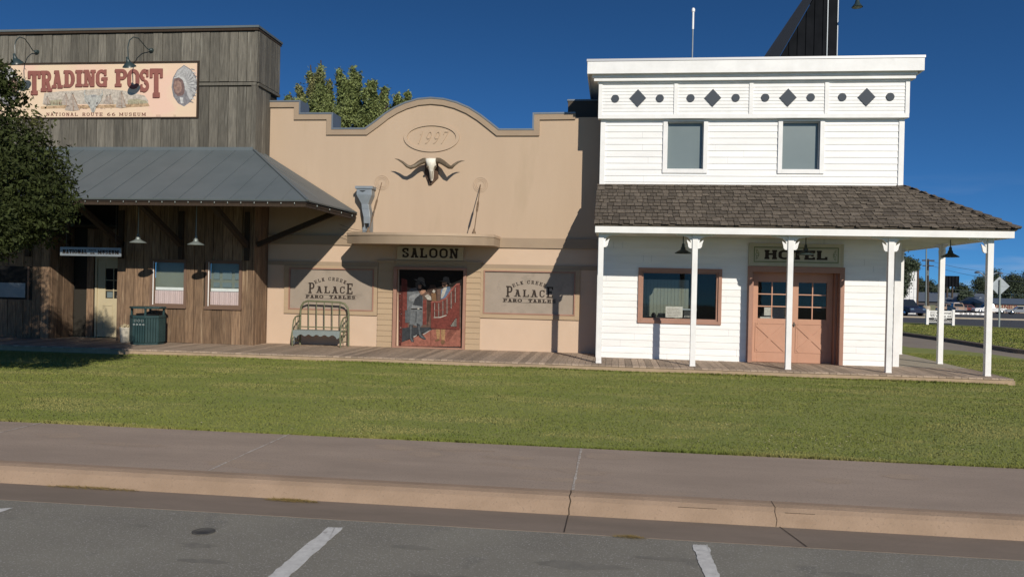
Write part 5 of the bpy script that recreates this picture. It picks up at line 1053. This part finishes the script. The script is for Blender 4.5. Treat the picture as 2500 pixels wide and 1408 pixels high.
# ================================================================== TREES
def foliage(name, lobes, n, leaf, matn, parent, origin, clump=.14, per=9, up=0):
    """lobes: (x,y,z,rx,ry,rz,weight); leaf-sized faces in clumps spread through each lobe"""
    wts = np.array([l[6] for l in lobes], float); wts /= wts.sum(); nc = n//per
    idx = rng.choice(len(lobes), nc, p=wts); L_ = np.array([l[:6] for l in lobes])[idx]
    d = rng.normal(size=(nc, 3)); d /= np.linalg.norm(d, axis=1)[:, None]; r = rng.uniform(.25, 1, nc)**.45*rng.uniform(.82, 1.14, nc)
    c = L_[:, :3]+d*L_[:, 3:6]*r[:, None]
    c = np.repeat(c, per, 0)+rng.normal(0, clump, (nc*per, 3)); n = len(c); c[:, 2] = np.maximum(c[:, 2], .06)
    a = rng.normal(size=(n, 3)); a[:, 2] += up; a /= np.linalg.norm(a, axis=1)[:, None]; b = np.cross(a, rng.normal(size=(n, 3))); b /= np.linalg.norm(b, axis=1)[:, None]
    s = leaf*rng.uniform(.6, 1.3, n)[:, None]; nn = np.cross(a, b)*s*.18
    v = np.stack([c-a*s, c-b*s*.42+nn, c+a*s, c+b*s*.42+nn], 1).astype(np.float32)-np.array(origin, np.float32)
    me = bpy.data.meshes.new(name); me.vertices.add(4*n); me.vertices.foreach_set('co', v.ravel())
    me.loops.add(4*n); me.loops.foreach_set('vertex_index', np.arange(4*n, dtype=np.int32))
    me.polygons.add(n); me.polygons.foreach_set('loop_start', np.arange(0, 4*n, 4, dtype=np.int32)); me.update(calc_edges=True)
    me.materials.append(M[matn]); o = bpy.data.objects.new(name, me); COL.objects.link(o); o.parent = parent; return o
def trunk(parent, base, h, r, limbs, lean=(0, 0)):
    m = MB(); b = Vector(base); top_ = b+Vector((lean[0], lean[1], h))
    m.tube([b, b.lerp(top_, .35)+Vector((.04*h/3, 0, 0)), b.lerp(top_, .7), top_], [r*1.25, r, r*.75, r*.4], 9)
    for e in limbs: s = b.lerp(top_, random.uniform(.3, .75)); e = Vector(e); m.tube([s, s.lerp(e, .5)+Vector((0, 0, .08*h*.3)), e], [r*.5, r*.3, r*.08], 6)
    return m.build('trunk', 'bark', parent)
T = thing('leafy_tree', 'dense dark leafy tree at the left edge in front of the trading post', 'tree', (-11.0, 11.8, 0))
lob = []
for px, py, rp_, Y in ((60, 330, 72, 11.8), (112, 405, 58, 11.9), (150, 428, 40, 11.9), (146, 498, 42, 11.8), (118, 560, 46, 12.0), (22, 232, 55, 11.8), (-26, 200, 62, 11.6), (60, 450, 105, 11.4), (35, 560, 66, 11.8), (0, 490, 120, 11.2),
                       (-70, 390, 130, 11.6), (-150, 560, 120, 11.8), (-180, 330, 120, 11.8), (-130, 500, 120, 12.4), (10, 530, 80, 12.4), (-90, 520, 110, 10.4), (90, 500, 60, 10.9), (-40, 560, 70, 10.2), (-280, 430, 160, 12), (-310, 170, 150, 11.8), (-420, 250, 160, 11.8), (-230, 240, 90, 12.2), (-260, 500, 170, 11.5), (-60, 560, 80, 12.8), (-190, 720, 110, 11.6), (-260, 640, 130, 11.0), (-170, 660, 90, 12.4)):  # unseen lobes left of the view are added to shade lawn and wall
    c = at(px, py, Y); k = Y/2000; lob.append((c.x, Y+random.uniform(-.25, .25), c.z, rp_*k, rp_*k*1.15, rp_*k, rp_**2/3000))
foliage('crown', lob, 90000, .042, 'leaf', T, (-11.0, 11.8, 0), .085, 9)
trunk(T, (-11.0, 11.8, 0), 3.6, .14, [(l[0], l[1], l[2]+.3) for l in lob[:9]])
T = thing('leafy_tree', 'olive green tree with upright shoots rising behind the saloon parapet', 'tree', (-11.5, 30, 0))
lob = [(-11.2, 30, 7.0, 1.4, 1.1, .85, 1.4), (-9.9, 30, 6.9, 1.2, 1.1, .9, 1.1), (-12.4, 30.2, 7.6, .8, .8, .4, .4), (-10.8, 30, 6.3, 2.4, 1.3, .9, 1.2)]
def shoot(px, py, w, h, Y=30):
    p = at(px, py, Y)
    for k in range(5): t = k/4; lob.append((p.x+.05*k*(1 if px > 840 else -.6)*-1, Y+random.uniform(-.3, .3), p.z-.12-h*t, w*.78*(.2+.8*t), w*.78*(.2+.8*t), h/5.5, .3+.7*t))
for q in ((784, 173, .42, 1.6), (768, 186, .28, 1.2), (829, 178, .38, 1.7), (862, 176, .36, 1.7), (876, 186, .28, 1.3), (901, 206, .38, 1.4), (918, 212, .36, 1.3), (936, 216, .26, 1.2), (730, 214, .36, 1.0), (758, 184, .2, 1.1), (845, 205, .45, 1.4), (800, 205, .45, 1.4), (708, 236, .25, .5), (935, 240, .35, 1.2), (975, 238, .34, .8), (995, 228, .22, .8), (950, 265, .5, .9), (960, 262, .5, .8)): shoot(*q)
foliage('crown', lob, 90000, .060, 'leaf2', T, (-11.5, 30, 0), .06, 6, 0)
trunk(T, (-11.0, 30, 0), 7.5, .28, [(l[0], l[1], l[2]+.5) for l in lob[4::9]])

# ================================================================== BEHIND THE HOTEL
def wp(px, py, Y): p = at(px, py, Y); return (p.x, p.z)
Yb = 42
t_ = thing('metal_tower', 'tall black corrugated metal tower with steep seamed roof rising behind the hotel', 'tower', (8, Yb, 0))
xr = at(2044, 70, Yb).x; A = at(1905, 138, Yb); Bt = at(1985, 0, Yb); sx_ = (Bt.z-A.z)/(Bt.x-A.x); xt = xr-.15; zt_ = A.z+(xt-A.x)*sx_
m = MB(); x = A.x-3.0; n = 0
while x < xr-.45:
    e = min(xr-.45, x+.20); za = max(.2, A.z+(x-A.x)*sx_); zb_ = max(.2, A.z+(e-A.x)*sx_); dy = .05 if n % 2 else 0
    m.prism([(x, 0), (e, 0), (e, zb_), (x, za)], Yb-dy, Yb+.2); x = e; n += 1
m.prism([(xr-.45, 0), (xr, 0), (xr, zt_), (xr-.45, zt_-.45*sx_*0)], Yb-.07, Yb+4); m.build('wall', 'blackmetal', t_)
m = MB(); m.box(xr-.50, xr-.46, Yb-.10, Yb-.071, 0, zt_-.6); m.box(xr-.02, xr+.02, Yb-.10, Yb-.071, 0, zt_); m.build('corner_trim', 'coping', t_)
m = MB(); x0_, z0_ = A.x-3.0, A.z-3.0*sx_; w_ = at(1838, 138, Yb).x-A.x
for k in range(7): 
    o0, o1 = w_*(k/7)*1.0, w_*((k+.93)/7)
    m.hexa([(x0_+o0, Yb-.1-.05*k, z0_), (x0_+o1, Yb-.1-.05*k, z0_), (x0_+o1, Yb+4, z0_), (x0_+o0, Yb+4, z0_)], [(xt+o0*.2, Yb-.1-.05*k, zt_+.1), (xt+o1*.2, Yb-.1-.05*k, zt_+.1), (xt+o1*.2, Yb+4, zt_+.1), (xt+o0*.2, Yb+4, zt_+.1)])
m.build('roof', 'bluemetal', t_)
c = at(2093, 14, Yb-1)
t2 = thing('tower_lamp', 'gooseneck lamp with green shade high on the black tower', 'lamp', (xr, Yb, c.z+1))
m = MB(); m.tube([(xr, Yb, c.z+1.1), (xr+.5, Yb-.5, c.z+1.4), (c.x-.1, Yb-.9, c.z+1.1), (c.x, Yb-1, c.z+.5)], .03, 6); m.build('arm', 'lampgreen', t2)
m = MB(); m.lathe([(.05, .42), (.07, .30), (.12, .10), (.26, -.08), (.25, -.09), (.0, .0)], c, 18); m.build('lamp_shade', 'lampgreen', t2)
m = MB(); m.lathe([(.22, -.085), (.13, .03), (0, .04)], (c.x, c.y, c.z-.01), 16); m.lathe([(0, -.15), (.07, -.1), (.06, 0), (.0, .02)], (c.x, c.y, c.z-.02), 12); m.build('bulb', 'lampwhite', t2)
p1, p0 = at(1694, 25, 27), at(1690, 142, 27)
t_ = thing('roof_antenna', 'thin white whip antenna standing on the hotel roof', 'antenna', (p0.x, 26, 6.6))
p1, p0 = at(1694, 25, 26), at(1690, 142, 26)
m = MB(); m.tube([(p0.x, 26, 6.6), (p0.x, 26, p1.z-.6)], .022, 8); m.build('mast', 'steel', t_)
m = MB(); m.tube([(p0.x, 26, p1.z-.6), (p0.x, 26, p1.z)], .032, 8); m.lathe([(.05, 0), (.055, .08), (.03, .12)], (p0.x, 26, p1.z-.06), 10); m.build('radome', 'white', t_)
for z in (.3, .6, .85): pass

# ================================================================== ACROSS THE ROAD
def tree_far(px0, px1, ptop, Y, label, n=7000, name='background_tree', leaf=.22):
    a, b = at(px0, 700, Y), at(px1, 700, Y); zt = at((px0+px1)/2, ptop, Y).z; g = gz(Y); cx, r = (a.x+b.x)/2, (b.x-a.x)/2
    T = thing(name, label, 'tree', (cx, Y, g), 'trees beyond the road'); lb = []
    for i in range(9):
        u = random.uniform(-.72, .72); v = random.uniform(.38, .82); s = r*random.uniform(.32, .5)
        v = min(v, 1-.45*abs(u)); lb.append((cx+u*r, Y+random.uniform(-.5, .5)*r, g+(zt-g)*v, s, s, min(s, (zt-g)*.2)+.3, 1))
    lb.append((cx, Y, g+(zt-g)*.45, r*.8, r*.7, (zt-g)*.4, 3)); lb.append((cx, Y, zt-(zt-g)*.2, r*.45, r*.4, (zt-g)*.18, 1.5))
    foliage('crown', lb, n, leaf, 'leaf3', T, (cx, Y, g), leaf*1.6, 6)
    trunk(T, (cx, Y, g), (zt-g)*.5, max(.15, r*.07), [(cx-r*.4, Y, g+(zt-g)*.6), (cx+r*.4, Y, g+(zt-g)*.62)])
tf = [(2225, 2262, 678, 215, 'rounded far tree behind the white building'), (2248, 2286, 683, 205, 'far tree just right of the tall light pole'), (2284, 2330, 694, 230, 'low far tree behind the dark billboard'),
      (2318, 2374, 694, 200, 'broad low far tree between billboard and gable house'), (2340, 2372, 716, 185, 'small far bush beside the gable house'), (2366, 2420, 672, 215, 'tall dark far tree left of the corner post'), (2400, 2458, 655, 225, 'tallest far tree behind the back of the diamond sign'), (2444, 2500, 665, 210, 'broad far tree behind the lettered garage'), (2474, 2560, 650, 220, 'dark far tree at the right edge'),
      (2150, 2232, 700, 240, 'far tree hidden behind the hotel corner')]
for a in tf: tree_far(*a)
# nearer tree seen past the side porch
T = thing('road_tree', 'loose tree crown seen between the side porch posts', 'tree', (16.2, 52, 0), 'trees beyond the road')
lb = [(at(x, y, 52).x, 52, at(x, y, 52).z, r_, r_, r_*.8, 1) for x, y, r_ in ((2215, 652, .5), (2202, 690, .45), (2226, 645, .35), (2196, 640, .6), (2208, 676, .4), (2185, 660, .8), (2180, 690, .8), (2170, 640, .9), (2232, 650, .2), (2200, 715, .35))]
foliage('crown', lb, 9000, .07, 'leaf3', T, (16.2, 52, 0), .10, 6); trunk(T, (14.6, 52, 0), 3.4, .13, [(l[0], l[1], l[2]) for l in lb])
# poles
def pole(px, py_top, Y, r, name, label, mat, extra=None, cat='pole'):
    p = at(px, py_top, Y); g = gz(Y)
    pb = Vector((at(px-1.5, 760, Y).x, Y, g))
    t_ = thing(name, label, cat, tuple(pb)); m = MB(); m.tube([pb, (p.x, Y, p.z)], [r*1.3, r*.8], 10); m.build('shaft', mat, t_); return t_, p, pb
t_, p, pb = pole(2262, 560, 95, .075, 'light_pole', 'tall slim grey pole with a concrete base beyond the lettered sign', 'lampgrey')
m = MB(); m.lathe([(.45, 0), (.45, 1.0), (.40, 1.1)], (pb.x, pb.y, pb.z), 14); m.build('footing', 'concrete2', t_)
m = MB(); m.bar((p.x-1.5, 95, p.z), (p.x+1.5, 95, p.z), .12, .12); m.bar((p.x-1.7, 94.9, p.z+.02), (p.x-1.2, 94.9, p.z+.02), .3, .15); m.bar((p.x+1.2, 94.9, p.z+.02), (p.x+1.7, 94.9, p.z+.02), .3, .15); m.build('lamp_arm', 'lampgrey', t_)
t_, p, pb = pole(2266, 632, 135, .17, 'utility_pole', 'wooden utility pole with two crossarms right of the tall pole', 'bark')
m = MB(); m.box(p.x-.95, p.x+.85, 134.7, 134.9, p.z-.35, p.z-.15); m.build('crossarm', 'bark', t_)
m = MB(); m.box(p.x-.85, p.x+.75, 134.7, 134.9, p.z-1.15, p.z-1.0); m.build('crossarm', 'bark', t_)
m = MB(); m.lathe([(.22, 0), (.22, .7), (.1, .8)], (p.x-.2, 134.6, p.z-2.6), 12); m.build('transformer', 'lampgrey', t_)
t_, p, pb = pole(2412, 690, 95, .10, 'street_lamp', 'pale street lamp with curved arms behind the corner porch post', 'steel', cat='street lamp')
for s, pts in ((1, [(2412, 692), (2404, 674), (2394, 666), (2386, 665)]), (-1, [(2412, 692), (2420, 672), (2432, 666), (2442, 667)])):
    m = MB(); m.tube([at(x, y, 95) for x, y in pts], .06, 6); e = at(*pts[-1], 95); m.build('arm', 'steel', t_)
    m = MB(); m.lathe([(.0, -.12), (.28, -.08), (.3, .02), (.12, .14), (0, .15)], (e.x, 95, e.z), 10); m.build('lamp_head', 'coping', t_)
def wire(a, b, Y, Y2, label, sag=.5):
    A, B = at(*a, Y), at(*b, Y2); m = MB(); m.tube([A.lerp(B, i/8)-Vector((0, 0, sag*4*(i/8)*(1-i/8))) for i in range(9)], .022, 4)
    tag(m.build('overhead_wire', 'lampgrey', origin=A), label, 'wire', 'overhead wires')
wire((2195, 690), (2560, 722), 130, 120, 'pale overhead wire sagging past the far trees', .3)
wire((2266, 636), (2600, 668), 135, 110, 'upper overhead wire from the utility pole', .8)
wire((2266, 646), (2600, 690), 135, 110, 'lower overhead wire from the utility pole', .8)
# billboard
t_ = thing('billboard', 'dark back of a billboard above the far trees', 'billboard', (at(2320, 690, 190).x, 190, gz(190)))
a, b = at(2301, 673, 190), at(2340, 700, 190)
m = MB(); m.box(a.x, b.x, 190, 190.3, b.z, a.z)
for i in range(6): x = a.x+(b.x-a.x)*i/5; m.box(x-.06, x+.06, 189.8, 190, b.z-.3, a.z)
m.build('panel', 'blackmetal', t_)
m = MB(); m.box(a.x+1, a.x+1.3, 190.1, 190.4, gz(190), b.z); m.box(b.x-1.3, b.x-1, 190.1, 190.4, gz(190), b.z); m.build('legs', 'bark', t_)
# buildings
def building(name, label, px0, px1, ptop, Y, depth, wall, roof=None, rh=0, gable=False, pbase=None):
    a, b = at(px0, ptop, Y), at(px1, ptop, Y); g = gz(Y)-.05
    t_ = thing(name, label, 'building', ((a.x+b.x)/2, Y, g))
    m = MB(); m.box(a.x, b.x, Y, Y+depth, g, a.z); m.build('wall', wall, t_)
    if roof:
        m = MB()
        if gable: cx = (a.x+b.x)/2; m.prism([(a.x-.4, a.z-.1), (b.x+.4, a.z-.1), (cx, a.z+rh)], Y-.3, Y+depth+.3)
        else: m.prismx([(Y-.5, a.z), (Y+depth/2, a.z+rh), (Y+depth+.5, a.z)], a.x-.4, b.x+.4)
        m.build('roof', roof, t_)
    return t_, a, b, g
t_, a, b, g = building('white_building', 'tall white flat roofed building past the side porch', 2150, 2243, 641, 112, 14, 'white')
m = MB(); m.box(b.x-.15, b.x+.04, 111.9, 126, g, a.z+.12); m.box(a.x, b.x, 111.9, 112, a.z-.02, a.z+.14); m.build('edge_trim', 'plaque', t_)
m = MB()
for k in range(1, 6): z = g+(a.z-g)*k/6; m.box(a.x, b.x-.2, 111.97, 112, z-.02, z+.02)
for k in range(1, 5): x = b.x-(b.x-a.x)*k/9; m.box(x-.02, x+.02, 111.972, 112, g, a.z)
m.build('panel_joints', 'trimgrey', t_)
w = at(2192, 677, 112); w2_ = at(2201, 698, 112); m = MB(); m.box(w.x, w2_.x, 111.9, 112, w2_.z, w.z); m.build('window', 'dgrey', t_)
building('long_shed', 'long low grey shed with pale roof behind the poles', 2235, 2420, 735, 188, 10, 'asphalt2', 'coping', 2.0)
building('gable_house', 'dark gable roofed house left of the lettered garage', 2372, 2412, 739, 178, 12, 'coping', 'coping', 1.2, True)
t_, a, b, g = building('garage', 'tan garage lettered HAINES at the right edge', 2412, 2700, 741, 172, 12, 'signtan', 'coping', 1.1)
def wt(px, py): p = at(px, py, 171.9); return p
L_ = MB(); p = wt(2425, 752); q = wt(2484, 743); word(L_, 'HAINES', p.x-.2, q.x, p.z, q.z-.15, 171.95, W=.2, T=.16, serif=False, th=.05); L_.build('lettering', 'brick', t_)
p = wt(2395, 762); q = wt(2492, 755); L_ = MB(); word(L_, 'TIRE', wt(2420, 760).x, wt(2452, 760).x, p.z, q.z, 171.95, W=.24, T=.16, serif=False, th=.05); L_.build('lettering', 'brick', t_)
L_ = MB(); V7 = [('S', 0), ('E', 1), ('R', 2), ('V', 3), ('I', 4), ('C', 5), ('E', 6)]
xa, xb = wt(2456, 760).x, wt(2492, 760).x; cw = (xb-xa)/7
for c, i in V7:
    if c == 'V': put(L_, [[(0, 1), (.2, 1), (.45, 0), (.3, 0)], [(.6, 1), (.72, 1), (.45, 0), (.35, 0)]], lambda a_, b_: (xa+i*cw+a_*cw, p.z+b_*(q.z-p.z)), 171.95, .05)
    else: put(L_, glyph(c, w=.7 if c != 'I' else .3, W=.2, T=.16, serif=False), lambda a_, b_: (xa+i*cw+a_*cw, p.z+b_*(q.z-p.z)), 171.95, .05)
L_.build('lettering', 'brick', t_)
t_, a, b, g = building('storage_container', 'grey green container standing behind the tall pole', 2256, 2284, 744, 150, 5, 'sage')
# cars
def car(kind, paint, px, Y, rot, label, name='parked_car', cat='car', grp='cars across the road'):
    L, Wd, H_ = dict(suv=(4.7, 1.9, 1.75), pickup=(5.4, 1.95, 1.75), sedan=(4.6, 1.8, 1.42))[kind]
    p = at(px, 760, Y); t_ = thing(name, label, cat, (0, 0, 0), grp); h = L/2
    bot = .35; belt = {'suv': 1.0, 'pickup': 1.02, 'sedan': .88}[kind]
    prof = [(-h, bot+.1), (-h+.1, bot), (h-.1, bot), (h, bot+.1), (h, belt-.18), (h-.25, belt-.08), (h-1.25, belt), (-h+.1, belt), (-h, belt-.1)]
    arch_ = []
    m = MB(); m.prism(prof, -Wd/2, Wd/2); cabx = {'suv': (-h+.1, -h+.35, h-1.9, h-1.2), 'pickup': (-.75, -.55, .75, 1.25), 'sedan': (-h+.7, -h+1.3, h-1.9, h-1.2)}[kind]
    b0, b1, b2, b3 = cabx; w0, w1_ = Wd/2-.03, Wd/2-.2
    if kind == 'pickup': m.mat(1).box(-h+.08, -.85, -Wd/2+.08, Wd/2-.08, belt-.0, belt+.005).mat(0)
    m.add([(b0, -w0, belt), (b3, -w0, belt), (b3, w0, belt), (b0, w0, belt), (b1, -w1_, H_), (b2, -w1_, H_), (b2, w1_, H_), (b1, w1_, H_)], [(4, 5, 6, 7), (0, 1, 5, 4), (1, 2, 6, 5), (2, 3, 7, 6), (3, 0, 4, 7)])
    m.build('body', [paint, 'rubber'], t_, bevel=.06)
    g = MB()
    def lerp(a, b, t): return tuple(a[i]+(b[i]-a[i])*t for i in range(3))
    B_ = [(b0, -w0, belt), (b3, -w0, belt), (b3, w0, belt), (b0, w0, belt)]; T_ = [(b1, -w1_, H_), (b2, -w1_, H_), (b2, w1_, H_), (b1, w1_, H_)]
    for i, off in ((0, (0, -.015, 0)), (1, (.015, 0, 0)), (2, (0, .015, 0)), (3, (-.015, 0, 0))):
        a, b, c, d = B_[i], B_[(i+1) % 4], T_[(i+1) % 4], T_[i]
        for u0, u1 in (((.06, .48), (.53, .94)) if i in (0, 2) else ((.06, .94),)):
            q = [lerp(lerp(a, b, u0), lerp(d, c, u0), .1), lerp(lerp(a, b, u1), lerp(d, c, u1), .1), lerp(lerp(a, b, u1), lerp(d, c, u1), .88), lerp(lerp(a, b, u0), lerp(d, c, u0), .88)]
            g.add([tuple(v[j]+off[j] for j in range(3)) for v in q], [(0, 1, 2, 3)])
    g.build('windows', 'autoglass', t_)
    for sx in (-h+.85, h-.9):
        for sy in (-1, 1):
            w = MB(); w.lathe([(.22, -.11), (.34, -.10), (.345, .10), (.22, .11)], (sx, sy*(Wd/2-.10), .345), 18, 'y'); W_ = w.build('wheel', 'rubber', t_)
            w = MB(); w.lathe([(0, .125), (.08, .12), (.2, .112), (.215, .10)] if sy > 0 else [(0, -.125), (.08, -.12), (.2, -.112), (.215, -.10)], (sx, sy*(Wd/2-.10), .345), 14, 'y'); w.build('rim', 'chrome', W_)
    for sy in (-1, 1):
        l = MB(); l.box(h-.03, h+.02, sy*(Wd/2-.28)-.18, sy*(Wd/2-.28)+.18, belt-.32, belt-.16); l.build('headlight', 'chrome', t_)
        l = MB(); l.box(-h-.02, -h+.03, sy*(Wd/2-.2)-.1, sy*(Wd/2-.2)+.1, belt-.35, belt-.12); l.build('tail_light', 'brick', t_)
    l = MB(); l.box(h-.02, h+.05, -Wd/2+.05, Wd/2-.05, bot+.02, bot+.2); l.box(-h-.05, -h+.02, -Wd/2+.05, Wd/2-.05, bot+.02, bot+.2); l.build('bumper', 'chrome' if kind == 'pickup' else paint, t_)
    t_.location = (p.x, Y, gz(Y)+.012); t_.rotation_euler = (0, 0, R(rot)); return t_
pc = dict(navy=pm('navy_car_paint', (.018, .022, .045), rough=.25, spec=.6), whitecar=pm('white_car_paint', (.7, .7, .7), rough=.3, spec=.5), tanc=pm('tan_car_paint', (.42, .30, .22), rough=.35), redc=pm('maroon_car_paint', (.16, .045, .04), rough=.35), silver=pm('silver_car_paint', (.36, .37, .38), rough=.3, metal=.4))
car('suv', pc['navy'], 2208, 92, -75, 'dark blue SUV on the road beyond the side porch')
car('pickup', pc['whitecar'], 2414, 160, 178, 'white pickup truck parked before the lettered garage', 'pickup_truck', 'pickup')
car('sedan', pc['silver'], 2492, 150, 165, 'silver car at the right edge of the picture')
car('pickup', pc['tanc'], 2336, 165, -95, 'tan pickup truck seen head on beyond the lawn', 'pickup_truck', 'pickup')
car('suv', pc['whitecar'], 2331, 176, -60, 'white van in the far lot behind the tan pickup')
car('sedan', pc['redc'], 2356, 170, 170, 'maroon car right of the tan pickup')
car('sedan', pc['silver'], 2362, 182, 10, 'silver car in the back row of the far lot')
car('sedan', pc['redc'], 2249, 160, 20, 'maroon car beside the white building')
car('sedan', pc['tanc'], 2306, 174, 160, 'tan car in the far lot behind the middle side post')
for i in range(9):
    px = [2243, 2252, 2340, 2351, 2362, 2374, 2386, 2398, 2310][i]; Y = 118 if i < 2 else 124
    q = at(px, 760, Y); m = MB(); m.prismx([(Y-.2, gz(Y)), (Y-.14, gz(Y)+.28), (Y+.14, gz(Y)+.28), (Y+.2, gz(Y))], q.x-.27*2, q.x+.27*2)
    tag(m.build('parking_stop', 'white', origin=(q.x, Y, gz(Y)), bevel=.02), 'low white concrete parking stop along the far side of the road', 'parking stop', 'white parking stops beyond the road')
# lettered lawn sign
zI = .112; a, b = at(2261, 762, 46), at(2330, 764, 46)
t_ = thing('lawn_sign', 'white post sign reading National Route 66 on the grass island', 'sign', ((a.x+b.x)/2, 46, zI))
for x in (a.x+.06, b.x-.06): m = MB(); m.box(x-.065, x+.065, 45.93, 46.07, zI, .93); m.box(x-.08, x+.08, 45.92, 46.08, .93, .95); m.build('post', 'white', t_, bevel=.006)
m = MB(); m.box(a.x+.125, b.x-.125, 45.97, 46.03, .50, .86); m.mat(1).box(a.x+.125, b.x-.125, 45.97, 46.03, .30, .499); m.mat(0).box(a.x+.125, b.x-.125, 45.98, 46.02, .255, .285); m.box(a.x+.125, b.x-.125, 45.96, 46.04, .862, .885); m.build('board', ['white', 'black'], t_)
m = MB(); sxc = a.x+.33; Y = 45.965
sh_ = [(0, -.155), (.075, -.12), (.125, -.06), (.13, .0), (.105, .06), (.13, .11), (.09, .15), (.04, .135), (0, .15), (-.04, .135), (-.09, .15), (-.13, .11), (-.105, .06), (-.13, .0), (-.125, -.06), (-.075, -.12)]
m.prism([(sxc+x, .68+z) for x, z in sh_], Y-.004, Y); m.mat(1).prism([(sxc+x*.88, .68+z*.88) for x, z in sh_], Y-.006, Y-.004); m.mat(0).box(sxc-.1, sxc+.1, Y-.008, Y-.006, .715, .722); puts(m, 'ROUTE', sxc, .75, Y-.009, .17, .035, .02); puts(m, '66', sxc, .645, Y-.009, .17, .10, .02)
m.build('shield', ['black', 'white'], t_)
cxs = (a.x+.49+b.x-.15)/2; wS = b.x-.15-a.x-.49
m = MB(); puts(m, 'National', cxs, .765, Y-.004, wS*.92, .10, .02); m.build('lettering', 'black', t_)
m = MB(); puts(m, 'Route 66', cxs, .60, Y-.004, wS*.96, .10, .02); m.build('lettering', 'black', t_)
m = MB(); puts(m, 'MUSEUM', (a.x+b.x)/2, .45, Y-.004, .62, .055, .02); m.build('lettering', 'white', t_)
m = MB(); puts(m, 'PHOTO OPPORTUNITY', (a.x+b.x)/2, .355, Y-.004, 1.2, .06, .02); m.build('lettering', 'white', t_)
c = at(2440, 698, 45.8)
t_ = thing('diamond_sign', 'back of a grey diamond road sign on a steel pole', 'road sign', (c.x, 45.8, zI))
m = MB(); r_ = .5; m.prism([(c.x-r_, c.z), (c.x, c.z-r_), (c.x+r_, c.z), (c.x, c.z+r_)], 45.78, 45.785); m.build('panel', 'steel', t_)
m = MB(); m.box(c.x-r_+.06, c.x+r_-.06, 45.765, 45.778, c.z-.015, c.z+.015); m.build('brace', 'steel', t_)
m = MB(); m.box(c.x-.035, c.x+.035, 45.70, 45.76, zI, c.z+.33); m.build('pole', 'lampgrey', t_)
blades('island_grass', 60000, (11.8, 26), (25, 49), .015, .035, .010, lambda x, y: (x > 12.5) & (x < 12.3+(49-y)*1.4) & (x < .62*y) & (y < 49-(x-16)*.9), 'mown grass of the traffic island', .112, 'grass')
